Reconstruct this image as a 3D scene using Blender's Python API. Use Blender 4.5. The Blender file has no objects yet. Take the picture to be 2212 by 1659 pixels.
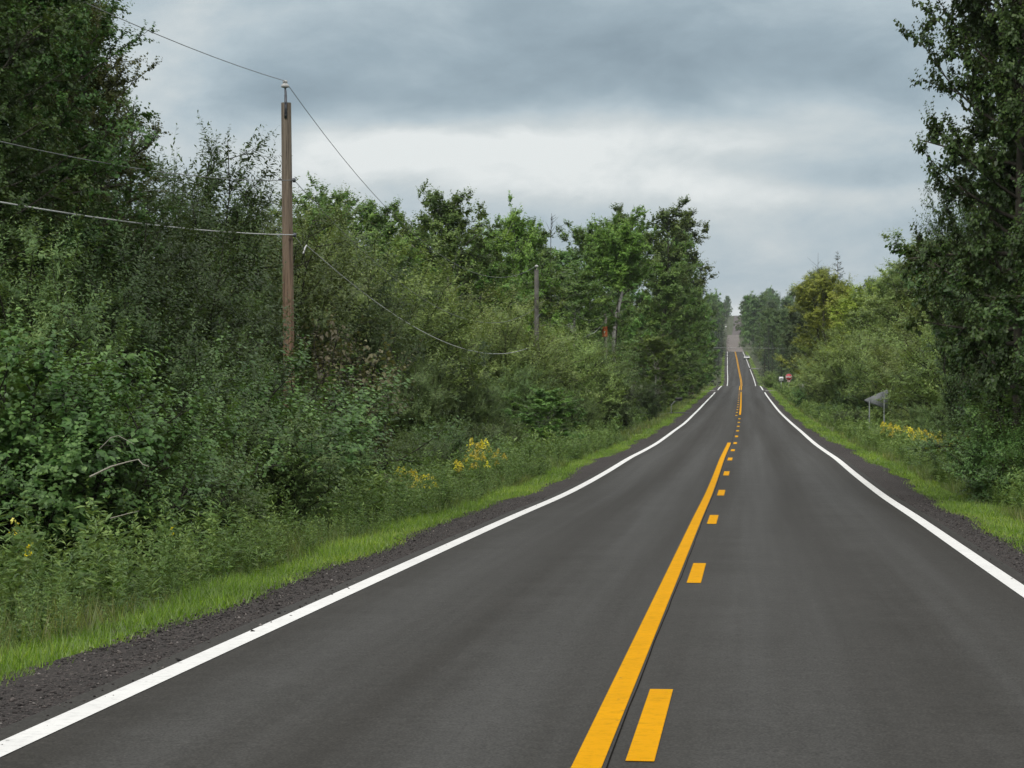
import bpy, math
import numpy as np
from mathutils import Vector, Matrix

C = bpy.context.scene.collection
scene = bpy.context.scene
R = math.radians

# ------------------------------------------------------------------ camera
F = 4944.0; CU, CV = 1106.0, 829.5          # focal length and centre, in units of a 2212 px wide frame
VU, VV = 1612.0, 790.0                      # where the level line along the road (+Y) meets the frame
CAM = np.array([0.0, 0.0, 1.84])
cam = bpy.data.cameras.new("camera"); cam_o = bpy.data.objects.new("camera", cam); C.objects.link(cam_o)
cam.sensor_fit = 'HORIZONTAL'; cam.sensor_width = 36.0; cam.lens = 36.0 * F / 2212.0
cam.clip_start = 0.1; cam.clip_end = 20000.0
_dx, _dy = (VU - CU) / F, (CV - VV) / F
ALPHA = math.pi / 2 - math.atan(_dy); PSI = math.atan(_dx / math.sqrt(1 + _dy * _dy))
cam_o.location = CAM; cam_o.rotation_euler = (ALPHA, 0, PSI)
scene.camera = cam_o
_RM = np.array((Matrix.Rotation(PSI, 3, 'Z') @ Matrix.Rotation(ALPHA, 3, 'X')))

def W(u, v, d):
    """world point seen at (u, v) of the frame, d metres along the road"""
    k = _RM @ np.array([(u - CU) / F, (CV - v) / F, -1.0])
    return CAM + k * (d / k[1])

# ------------------------------------------------------------------ sky and sun
def lin(r, g, b):
    f = lambda c: (c / 12.92 if c <= 0.04045 else ((c + 0.055) / 1.055) ** 2.4)
    return (f(r / 255), f(g / 255), f(b / 255), 1.0)

SUN_EL, SUN_AZ = R(52), R(200)              # high, behind the camera and a little to its left
world = bpy.data.worlds.new("World"); scene.world = world; world.use_nodes = True
nt = world.node_tree; nt.nodes.clear()
def node(t, kind, **kw):
    n = t.nodes.new(kind)
    for k, v in kw.items(): setattr(n, k, v)
    return n
def M(t, op, a, b=None, c=None, clamp=False):
    n = node(t, 'ShaderNodeMath', operation=op, use_clamp=clamp)
    for i, v in enumerate((a, b, c)):
        if v is None: continue
        if isinstance(v, (int, float)): n.inputs[i].default_value = v
        else: t.links.new(v, n.inputs[i])
    return n.outputs[0]
def MIX(t, fac, a, b, blend='MIX'):
    n = node(t, 'ShaderNodeMix', data_type='RGBA', blend_type=blend)
    for s, v in ((n.inputs['Factor'], fac), (n.inputs[6], a), (n.inputs[7], b)):
        if isinstance(v, (int, float)): s.default_value = v
        elif isinstance(v, tuple): s.default_value = v
        else: t.links.new(v, s)
    return n.outputs[2]
def NOISE(t, vec, scale, detail=4.0, rough=0.5, dist=0.0):
    n = node(t, 'ShaderNodeTexNoise')
    n.inputs['Scale'].default_value = scale; n.inputs['Detail'].default_value = detail
    n.inputs['Roughness'].default_value = rough; n.inputs['Distortion'].default_value = dist
    if vec is not None: t.links.new(vec, n.inputs['Vector'])
    return n
def RAMP(t, fac, stops):
    n = node(t, 'ShaderNodeValToRGB'); el = n.color_ramp.elements
    while len(el) < len(stops): el.new(0.5)
    for e, (p, c) in zip(el, stops): e.position = p; e.color = c
    t.links.new(fac, n.inputs[0]); return n.outputs[0]
def RANGE(t, v, a, b, c=0.0, d=1.0, smooth=False):
    n = node(t, 'ShaderNodeMapRange', interpolation_type='SMOOTHSTEP' if smooth else 'LINEAR')
    t.links.new(v, n.inputs[0])
    for i, x in enumerate((a, b, c, d)): n.inputs[i + 1].default_value = x
    return n.outputs[0]

sky = node(nt, 'ShaderNodeTexSky', sky_type='NISHITA', sun_disc=False)
sky.sun_elevation = SUN_EL; sky.sun_rotation = SUN_AZ; sky.air_density = 1.5; sky.dust_density = 3.0
tc = node(nt, 'ShaderNodeTexCoord')
sx = node(nt, 'ShaderNodeSeparateXYZ'); nt.links.new(tc.outputs['Generated'], sx.inputs[0])
X, Y, Z = sx.outputs
ya = M(nt, 'MAXIMUM', M(nt, 'ABSOLUTE', Y), 0.08)
ta = M(nt, 'DIVIDE', X, ya); te = M(nt, 'DIVIDE', Z, ya)
# the cloud deck's own plane: bands get thinner towards the horizon
cv = node(nt, 'ShaderNodeCombineXYZ')
nt.links.new(M(nt, 'MULTIPLY', ta, 5.5), cv.inputs[0]); nt.links.new(M(nt, 'MULTIPLY', te, 11.0), cv.inputs[1])
warp = NOISE(nt, cv.outputs[0], 1.3, 5.0, 0.55)
ws = node(nt, 'ShaderNodeSeparateColor'); nt.links.new(warp.outputs['Color'], ws.inputs[0])
wa = M(nt, 'MULTIPLY', M(nt, 'SUBTRACT', ws.outputs[0], 0.5), 0.10)
we = M(nt, 'MULTIPLY', M(nt, 'SUBTRACT', ws.outputs[1], 0.5), 0.038)
pa = M(nt, 'ADD', ta, wa); pe = M(nt, 'ADD', te, we)
total = None
# soft cloud masses of the deck: azimuth, elevation, widths and how light (+) or dark (-)
for (u, v, su, sv, amp) in ((1250, 90, 620, 95, -0.44), (880, 215, 300, 48, -0.24), (1650, 170, 330, 55, -0.16),
                            (1180, 340, 430, 55, 0.30), (1500, 280, 420, 48, 0.22), (760, 330, 260, 55, 0.16),
                            (330, 200, 75, 75, 0.26), (545, 195, 95, 70, -0.26), (790, 345, 150, 45, 0.26), (340, 70, 190, 75, 0.22), (480, 20, 300, 50, 0.04), (1960, 375, 240, 34, -0.22), (2060, 200, 200, 60, -0.08),
                            (1880, 445, 330, 24, 0.22), (1380, 425, 300, 40, 0.22), (1640, 545, 260, 45, 0.02), (1000, 400, 500, 40, .12),
                            (560, 420, 260, 45, -0.06), (1990, 20, 240, 45, 0.16), (1600, 668, 200, 20, 0.45)):
    a = M(nt, 'DIVIDE', M(nt, 'SUBTRACT', pa, (u - VU) / F), su / F)
    e = M(nt, 'DIVIDE', M(nt, 'SUBTRACT', pe, (VV - v) / F), sv / F)
    g = M(nt, 'EXPONENT', M(nt, 'MULTIPLY', M(nt, 'ADD', M(nt, 'MULTIPLY', a, a), M(nt, 'MULTIPLY', e, e)), -0.6))
    total = M(nt, 'MULTIPLY_ADD', g, amp, 0.0 if total is None else total)
front = RANGE(nt, Y, 0.15, 0.6, 0, 1, True)
n1 = NOISE(nt, cv.outputs[0], 2.3, 8.0, 0.58, 0.25)
dome = node(nt, 'ShaderNodeCombineXYZ')
zz = M(nt, 'ADD', M(nt, 'MAXIMUM', Z, 0.0), 0.18)
nt.links.new(M(nt, 'DIVIDE', X, zz), dome.inputs[0]); nt.links.new(M(nt, 'DIVIDE', Y, zz), dome.inputs[1])
n2 = NOISE(nt, dome.outputs[0], 0.9, 5.0, 0.55, 0.3)
val = M(nt, 'ADD', M(nt, 'MULTIPLY', total, front), M(nt, 'MULTIPLY', M(nt, 'SUBTRACT', n1.outputs[0], 0.5), 1.05))
val = M(nt, 'ADD', val, M(nt, 'MULTIPLY', M(nt, 'SUBTRACT', n2.outputs[0], 0.5), 0.18))
val = M(nt, 'ADD', val, 0.57, clamp=True)
cloud = RAMP(nt, val, [(0.0, lin(138, 157, 170)), (0.25, lin(156, 175, 187)), (0.52, lin(182, 198, 207)), (0.78, lin(208, 217, 220)), (1.0, lin(236, 241, 241))])
high = RANGE(nt, Z, 0.16, 0.75, 1.0, 2.1, True)             # an overcast dome is brightest overhead, and whiter there
cloud = MIX(nt, RANGE(nt, Z, 0.12, 0.45, 0.0, 0.9, True), cloud, (0.54, 0.52, 0.485, 1))
rear_fill = RANGE(nt, Y, 0.25, -0.7, 1.0, 1.2, True)                 # unseen sky behind the camera brightened, an added front fill for the foliage
high = M(nt, 'MULTIPLY', high, rear_fill)
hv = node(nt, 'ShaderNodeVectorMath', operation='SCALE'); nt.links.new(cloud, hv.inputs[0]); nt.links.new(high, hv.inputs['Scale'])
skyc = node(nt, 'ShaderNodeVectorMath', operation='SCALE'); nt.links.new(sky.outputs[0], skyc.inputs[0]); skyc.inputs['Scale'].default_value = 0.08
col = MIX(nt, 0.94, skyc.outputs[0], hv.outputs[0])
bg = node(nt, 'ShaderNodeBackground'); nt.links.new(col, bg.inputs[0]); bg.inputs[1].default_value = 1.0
wo = node(nt, 'ShaderNodeOutputWorld'); nt.links.new(bg.outputs[0], wo.inputs[0])

sun = bpy.data.lights.new("sun", 'SUN'); sun.energy = 1.35; sun.angle = R(28); sun.color = (1.0, 0.96, 0.9)
sun_o = bpy.data.objects.new("sun", sun); C.objects.link(sun_o)
sun_o.rotation_euler = (math.pi / 2 - SUN_EL, 0, math.pi - SUN_AZ); sun_o.location = (0, -30, 60)

scene.view_settings.view_transform = 'Standard'; scene.view_settings.look = 'None'
scene.view_settings.exposure = 0.0; scene.view_settings.gamma = 1.0
cy = scene.cycles
cy.max_bounces = 7; cy.diffuse_bounces = 4; cy.glossy_bounces = 2; cy.transmission_bounces = 4; cy.volume_bounces = 0
cy.transparent_max_bounces = 4; cy.use_denoising = True; cy.denoiser = 'OPENIMAGEDENOISE'; cy.denoising_input_passes = 'RGB_ALBEDO_NORMAL'; cy.denoising_prefilter = 'FAST'; cy.sample_clamp_indirect = 4.0; cy.caustics_reflective = False; cy.caustics_refractive = False
cy.use_adaptive_sampling = False

# ------------------------------------------------------------------ materials
def mat(name):
    m = bpy.data.materials.new(name); m.use_nodes = True
    t = m.node_tree; b = t.nodes['Principled BSDF']; return m, t, b
def plain(name, c, rough=0.6, metal=0.0, var=0.25, scale=6.0):
    m, t, b = mat(name)
    oc = node(t, 'ShaderNodeTexCoord')
    n = NOISE(t, oc.outputs['Object'], scale, 5.0, 0.6)
    lo = tuple(x * (1 - var) for x in c[:3]) + (1,); hi = tuple(min(1, x * (1 + var)) for x in c[:3]) + (1,)
    t.links.new(RAMP(t, n.outputs[0], [(0.3, lo), (0.7, hi)]), b.inputs['Base Color'])
    b.inputs['Roughness'].default_value = rough; b.inputs['Metallic'].default_value = metal
    return m
def leafmat(name, dark, mid, light, trans=0.22, rough=0.45, spec=0.40, under=1.3):
    m, t, b = mat(name)
    at = node(t, 'ShaderNodeAttribute', attribute_name='tint')
    oi = node(t, 'ShaderNodeObjectInfo')
    c = RAMP(t, at.outputs['Fac'], [(0.0, dark + (1,)), (0.55, mid + (1,)), (1.0, light + (1,))])
    hs = node(t, 'ShaderNodeHueSaturation'); t.links.new(c, hs.inputs['Color'])
    t.links.new(RANGE(t, oi.outputs['Random'], 0, 1, 0.485, 0.512), hs.inputs['Hue'])
    t.links.new(RANGE(t, oi.outputs['Random'], 0, 1, 0.74, 1.26), hs.inputs['Value'])
    ge = node(t, 'ShaderNodeNewGeometry')
    pale = MIX(t, 0.35, hs.outputs[0], (mid[1] * 0.9 * under, mid[1] * under, mid[1] * 0.8 * under, 1))
    cc = MIX(t, ge.outputs['Backfacing'], hs.outputs[0], pale)
    t.links.new(cc, b.inputs['Base Color'])
    b.inputs['Roughness'].default_value = rough; b.inputs['Specular IOR Level'].default_value = spec
    tr = node(t, 'ShaderNodeBsdfTranslucent')
    t.links.new(MIX(t, 1.0, cc, (1.4, 1.45, 0.55, 1), 'MULTIPLY'), tr.inputs[0])
    mx = node(t, 'ShaderNodeMixShader'); mx.inputs[0].default_value = trans
    t.links.new(b.outputs[0], mx.inputs[1]); t.links.new(tr.outputs[0], mx.inputs[2])
    t.links.new(mx.outputs[0], t.nodes['Material Output'].inputs[0])
    return m

MT = {}
MT['poplar'] = leafmat('poplar_leaf', (.040, .094, .024), (.068, .150, .036), (.140, .250, .060))
MT['poplar_brown'] = leafmat('browning_poplar_leaf', (.055, .076, .024), (.105, .130, .040), (.185, .185, .058))
MT['willow'] = leafmat('willow_leaf', (.060, .112, .034), (.108, .180, .055), (.210, .285, .095))
MT['willow_dark'] = leafmat('dark_willow_leaf', (.036, .074, .022), (.062, .120, .038), (.125, .195, .066))
MT['willow_olive'] = leafmat('olive_willow_leaf', (.115, .185, .050), (.205, .295, .082), (.330, .415, .135))
MT['alder'] = leafmat('alder_leaf', (.046, .108, .026), (.080, .172, .042), (.165, .290, .075), spec=0.5)
MT['yellowing'] = leafmat('yellowing_leaf', (.200, .265, .030), (.310, .390, .050), (.430, .500, .090))
MT['aspen'] = leafmat('aspen_leaf', (.065, .140, .032), (.120, .235, .050), (.210, .340, .075))
MT['aspen_bright'] = leafmat('bright_aspen_leaf', (.085, .165, .028), (.145, .260, .042), (.230, .350, .065))
MT['aspen_thin'] = leafmat('thin_aspen_leaf', (.062, .108, .032), (.115, .180, .050), (.200, .265, .075))
MT['mixed'] = leafmat('mixed_forest_leaf', (.060, .115, .036), (.105, .180, .055), (.170, .250, .082))
MT['spruce'] = leafmat('spruce_needle', (.024, .048, .036), (.039, .075, .054), (.075, .128, .093), trans=0.08, under=1.2)
MT['herb'] = leafmat('herb_leaf', (.070, .135, .032), (.125, .215, .050), (.225, .320, .085))
MT['grass'] = leafmat('grass_blade', (.085, .165, .014), (.190, .330, .026), (.380, .480, .080), trans=0.35, under=1.2)
MT['dry_grass'] = leafmat('seeding_grass_blade', (.100, .156, .035), (.163, .219, .053), (.288, .281, .106), trans=0.3, under=1.2)
MT['flower'] = leafmat('yellow_flower', (.64, .52, .012), (.76, .64, .015), (.85, .76, .05), trans=0.2, under=0.9)
MT['orange_leaf'] = leafmat('orange_dying_leaf', (.150, .060, .030), (.300, .130, .040), (.550, .300, .030), under=1.0)
MT['pink_leaf'] = leafmat('reddening_leaf', (.072, .072, .034), (.132, .118, .058), (.216, .216, .102), spec=0.5)

MT['bark'] = plain('grey_brown_bark', (.070, .062, .048), 0.9, 0, 0.4, 9)
MT['twig'] = plain('dark_twig', (.032, .029, .021), 0.85, 0, 0.3, 9)
MT['dead'] = plain('bleached_dead_wood', (.42, .39, .34), 0.85, 0, 0.25, 8)
MT['green_stem'] = plain('green_stem', (.085, .11, .05), 0.7, 0, 0.3, 6)
def birch_mat():
    m, t, b = mat('white_birch_bark')
    oc = node(t, 'ShaderNodeTexCoord'); mp = node(t, 'ShaderNodeMapping'); mp.inputs['Scale'].default_value = (1.2, 1.2, 3.2)
    t.links.new(oc.outputs['Object'], mp.inputs[0])
    n = NOISE(t, mp.outputs[0], 1.1, 5, 0.6, 0.5)
    t.links.new(RAMP(t, n.outputs[0], [(0.40, (.03, .028, .026, 1)), (0.47, (.40, .38, .36, 1)), (0.8, (.62, .61, .59, 1))]), b.inputs['Base Color'])
    b.inputs['Roughness'].default_value = 0.75; return m
MT['birch'] = birch_mat()
MT['galv'] = plain('galvanised_steel', (.36, .38, .40), 0.5, 0.55, 0.15, 5)
MT['alu'] = plain('dull_aluminium', (.150, .162, .172), 0.6, 0.0, 0.06, 3)
MT['steel_dark'] = plain('dark_steel', (.10, .11, .13), 0.5, 0.4, 0.2, 8)
MT['porcelain'] = plain('grey_porcelain', (.50, .50, .50), 0.25, 0, 0.08, 6)
MT['wire'] = plain('weathered_wire', (.20, .21, .22), 0.5, 0.2, 0.15, 2)
MT['cable'] = plain('pale_cable_sheath', (.52, .53, .54), 0.5, 0, 0.12, 1.5)
MT['black'] = plain('black_paint', (.018, .018, .020), 0.4, 0, 0.25, 5)
MT['joint'] = plain('paving_joint_tar', (.016, .015, .014), 1.0, 0, .3, 5)
MT['joint'].node_tree.nodes['Principled BSDF'].inputs['Specular IOR Level'].default_value = 0.0
MT['rubber'] = plain('tyre_rubber', (.02, .02, .02), 0.85, 0, 0.2, 6)
MT['glass'] = plain('dark_car_glass', (.03, .035, .04), 0.08, 0, 0.1, 3)
MT['car_white'] = plain('white_car_paint', (.72, .73, .74), 0.25, 0, 0.03, 2)
MT['lamp_lens'] = plain('headlight_lens', (.75, .76, .78), 0.15, 0, 0.05, 4)
MT['sign_red'] = plain('red_sign_sheet', (.46, .012, .024), 0.4, 0, 0.06, 3)
MT['sign_white'] = plain('white_sign_sheet', (.78, .79, .79), 0.4, 0, 0.04, 3)
MT['sign_black'] = plain('black_sign_ink', (.03, .03, .03), 0.5, 0, 0.1, 3)
MT['rust'] = plain('rusty_orange_paint', (.50, .115, .035), 0.8, 0, 0.45, 7)
MT['bushing'] = plain('cream_porcelain', (.50, .50, .47), 0.3, 0, 0.06, 5)

def wood_pole_mat():
    m, t, b = mat('weathered_pole_wood')
    oc = node(t, 'ShaderNodeTexCoord'); mp = node(t, 'ShaderNodeMapping'); mp.inputs['Scale'].default_value = (26, 26, 0.9)
    t.links.new(oc.outputs['Object'], mp.inputs[0])
    grain = NOISE(t, mp.outputs[0], 1.0, 6, 0.65, 0.6)
    sp = node(t, 'ShaderNodeSeparateXYZ'); t.links.new(oc.outputs['Object'], sp.inputs[0])
    hi = RANGE(t, sp.outputs[2], 2.5, 7.5, 0, 1)             # the foot keeps its red-brown preservative, the top has greyed
    base = MIX(t, hi, (.29, .178, .115, 1), (.225, .192, .155, 1))
    crack = RAMP(t, grain.outputs[0], [(0.33, (.25, .22, .20, 1)), (0.47, (.80, .78, .76, 1)), (0.72, (1.3, 1.27, 1.24, 1))])
    k = NOISE(t, oc.outputs['Object'], 3.0, 3, 0.5); knots = RAMP(t, k.outputs[0], [(0.30, (.45, .42, .4, 1)), (0.37, (1, 1, 1, 1))])
    t.links.new(MIX(t, 1.0, MIX(t, 1.0, base, crack, 'MULTIPLY'), knots, 'MULTIPLY'), b.inputs['Base Color'])
    b.inputs['Roughness'].default_value = 0.85
    bp = node(t, 'ShaderNodeBump'); bp.inputs['Strength'].default_value = 0.6; bp.inputs['Distance'].default_value = 0.01
    t.links.new(grain.outputs[0], bp.inputs['Height']); t.links.new(bp.outputs[0], b.inputs['Normal'])
    return m
MT['pole'] = wood_pole_mat()
MT['grey_wood'] = plain('grey_weathered_wood', (.150, .140, .130), .9, 0, .35, 5)
MT['pale_wood'] = plain('pale_weathered_wood', (.42, .39, .34), .85, 0, .35, 5)

def asphalt_mat():
    m, t, b = mat('asphalt')
    oc = node(t, 'ShaderNodeTexCoord'); P = oc.outputs['Object']
    fine = NOISE(t, P, 60, 3, 0.7); mid = NOISE(t, P, 0.9, 5, 0.6)
    mp = node(t, 'ShaderNodeMapping'); mp.inputs['Scale'].default_value = (1.5, 0.012, 1); t.links.new(P, mp.inputs[0])
    streak = NOISE(t, mp.outputs[0], 1.0, 4, 0.55)
    mp2 = node(t, 'ShaderNodeMapping'); mp2.inputs['Scale'].default_value = (6.0, 0.05, 1); t.links.new(P, mp2.inputs[0])
    streak2 = NOISE(t, mp2.outputs[0], 1.0, 4, 0.6)
    v = M(t, 'ADD', M(t, 'MULTIPLY', streak.outputs[0], 0.75), M(t, 'MULTIPLY', streak2.outputs[0], 0.25))
    base = RAMP(t, v, [(0.30, (.034, .0328, .0308, 1)), (0.5, (.043, .0426, .0416, 1)), (0.70, (.053, .0530, .0525, 1))])
    g = RAMP(t, fine.outputs[0], [(0.28, (.42, .42, .42, 1)), (0.5, (1, 1, 1, 1)), (0.74, (1.95, 1.93, 1.9, 1))])
    md = MIX(t, 1.0, RAMP(t, mid.outputs[0], [(0.3, (.93, .93, .92, 1)), (0.7, (1.10, 1.10, 1.10, 1))]), RAMP(t, NOISE(t, P, 9, 4, 0.7).outputs[0], [(0.3, (.86, .86, .86, 1)), (0.7, (1.15, 1.15, 1.15, 1))]), 'MULTIPLY')
    sp = node(t, 'ShaderNodeSeparateXYZ'); t.links.new(P, sp.inputs[0])
    lane = M(t, 'ABSOLUTE', M(t, 'ADD', sp.outputs[0], M(t, 'ADD', 0.40, M(t, 'MULTIPLY', mid.outputs[0], 0.45))))
    track = M(t, 'MULTIPLY_ADD', M(t, 'COSINE', M(t, 'MULTIPLY', M(t, 'SUBTRACT', lane, .88), 3.93)), 0.5, 0.5)
    wheel = RAMP(t, M(t, 'MULTIPLY', track, M(t, 'ADD', 0.4, M(t, 'MULTIPLY', streak.outputs[0], 1.2))), [(0.0, (.85, .825, .795, 1)), (0.9, (1.16, 1.16, 1.16, 1))])   # oil-darkened lane centres, paler wheel tracks
    base = MIX(t, 1.0, base, wheel, 'MULTIPLY')
    c = MIX(t, 1.0, MIX(t, 1.0, base, g, 'MULTIPLY'), md, 'MULTIPLY')
    mp3 = node(t, 'ShaderNodeMapping'); mp3.inputs['Scale'].default_value = (7, 2.6, 1); t.links.new(P, mp3.inputs[0])
    sc = NOISE(t, mp3.outputs[0], 1.3, 3, 0.7); area = NOISE(t, P, 0.12, 2, 0.5)
    scuff = M(t, 'MULTIPLY', RANGE(t, sc.outputs[0], 0.73, 0.77), RANGE(t, area.outputs[0], 0.50, 0.60))
    c = MIX(t, M(t, 'MULTIPLY', scuff, 0.6), c, (.26, .26, .26, 1))
    t.links.new(c, b.inputs['Base Color'])
    t.links.new(RANGE(t, streak.outputs[0], 0.3, 0.7, 0.74, 0.66), b.inputs['Roughness'])
    b.inputs['Specular IOR Level'].default_value = 0.13
    bp = node(t, 'ShaderNodeBump'); bp.inputs['Strength'].default_value = 0.35; bp.inputs['Distance'].default_value = 0.004
    t.links.new(fine.outputs[0], bp.inputs['Height']); t.links.new(bp.outputs[0], b.inputs['Normal'])
    return m
MT['asphalt'] = asphalt_mat()
def gravel_mat(name, lo, mid, hi, scale=38.0):
    m, t, b = mat(name)
    oc = node(t, 'ShaderNodeTexCoord'); P = oc.outputs['Object']
    vo = node(t, 'ShaderNodeTexVoronoi'); vo.inputs['Scale'].default_value = scale; t.links.new(P, vo.inputs['Vector'])
    sp = node(t, 'ShaderNodeSeparateColor'); t.links.new(vo.outputs['Color'], sp.inputs[0])
    c = RAMP(t, sp.outputs[0], [(0.0, lo + (1,)), (0.72, mid + (1,)), (1.0, hi + (1,))])
    big = NOISE(t, P, 0.7, 4, 0.6)
    c = MIX(t, 1.0, c, RAMP(t, big.outputs[0], [(0.3, (.8, .78, .78, 1)), (0.7, (1.2, 1.18, 1.15, 1))]), 'MULTIPLY')
    t.links.new(c, b.inputs['Base Color']); b.inputs['Roughness'].default_value = 0.9
    bp = node(t, 'ShaderNodeBump'); bp.inputs['Strength'].default_value = 1.0; bp.inputs['Distance'].default_value = 0.02
    t.links.new(M(t, 'SUBTRACT', 1.0, vo.outputs['Distance']), bp.inputs['Height']); t.links.new(bp.outputs[0], b.inputs['Normal'])
    return m
MT['gravel'] = gravel_mat('shoulder_gravel', (.014, .012, .012), (.036, .030, .030), (.105, .090, .088), 55.0)
MT['dirt_dark'] = gravel_mat('dark_gravel_road', (.075, .062, .062), (.098, .082, .082), (.13, .11, .11), 6.0)
MT['dirt'] = gravel_mat('red_brown_gravel_road', (.135, .120, .114), (.172, .154, .147), (.22, .198, .19), 6.0)
MT['side'] = gravel_mat('grey_side_road', (.13, .13, .13), (.17, .17, .165), (.24, .24, .235), 9.0)
def paint_mat(name, c, wear):
    m, t, b = mat(name)
    oc = node(t, 'ShaderNodeTexCoord'); P = oc.outputs['Object']
    n = NOISE(t, P, 70, 3, 0.7); n2 = NOISE(t, P, 9, 4, 0.65)
    w = M(t, 'MAXIMUM', RANGE(t, n.outputs[0], 0.66, 0.74), RANGE(t, n2.outputs[0], 0.68, 0.74))
    vo = node(t, 'ShaderNodeTexVoronoi'); vo.inputs['Scale'].default_value = 3.2; t.links.new(P, vo.inputs['Vector'])
    w = M(t, 'MAXIMUM', w, M(t, 'LESS_THAN', vo.outputs['Distance'], 0.055))              # tar spots
    cc = MIX(t, 1.0, RAMP(t, NOISE(t, P, 1.2, 4, 0.6).outputs[0], [(0.3, tuple(x * .90 for x in c) + (1,)), (0.7, c + (1,))]), RAMP(t, NOISE(t, P, 14, 5, 0.7).outputs[0], [(0.28, (.80, .80, .80, 1)), (0.5, (1, 1, 1, 1))]), 'MULTIPLY')
    t.links.new(MIX(t, M(t, 'MULTIPLY', w, wear), cc, (.09, .088, .085, 1)), b.inputs['Base Color'])
    b.inputs['Roughness'].default_value = 0.7; b.inputs['Specular IOR Level'].default_value = 0.03; return m
MT['white_paint'] = paint_mat('white_road_paint', (.82, .83, .83), 0.7)
MT['yellow_paint'] = paint_mat('yellow_road_paint', (.71, .345, .002), 0.55)
def soil_mat():
    m, t, b = mat('verge_soil')
    oc = node(t, 'ShaderNodeTexCoord'); P = oc.outputs['Object']
    n = NOISE(t, P, 1.6, 6, 0.65)
    t.links.new(RAMP(t, n.outputs[0], [(0.3, (.030, .040, .016, 1)), (0.5, (.050, .066, .024, 1)), (0.72, (.085, .090, .038, 1))]), b.inputs['Base Color'])
    b.inputs['Roughness'].default_value = 0.95; return m
MT['soil'] = soil_mat()

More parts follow.
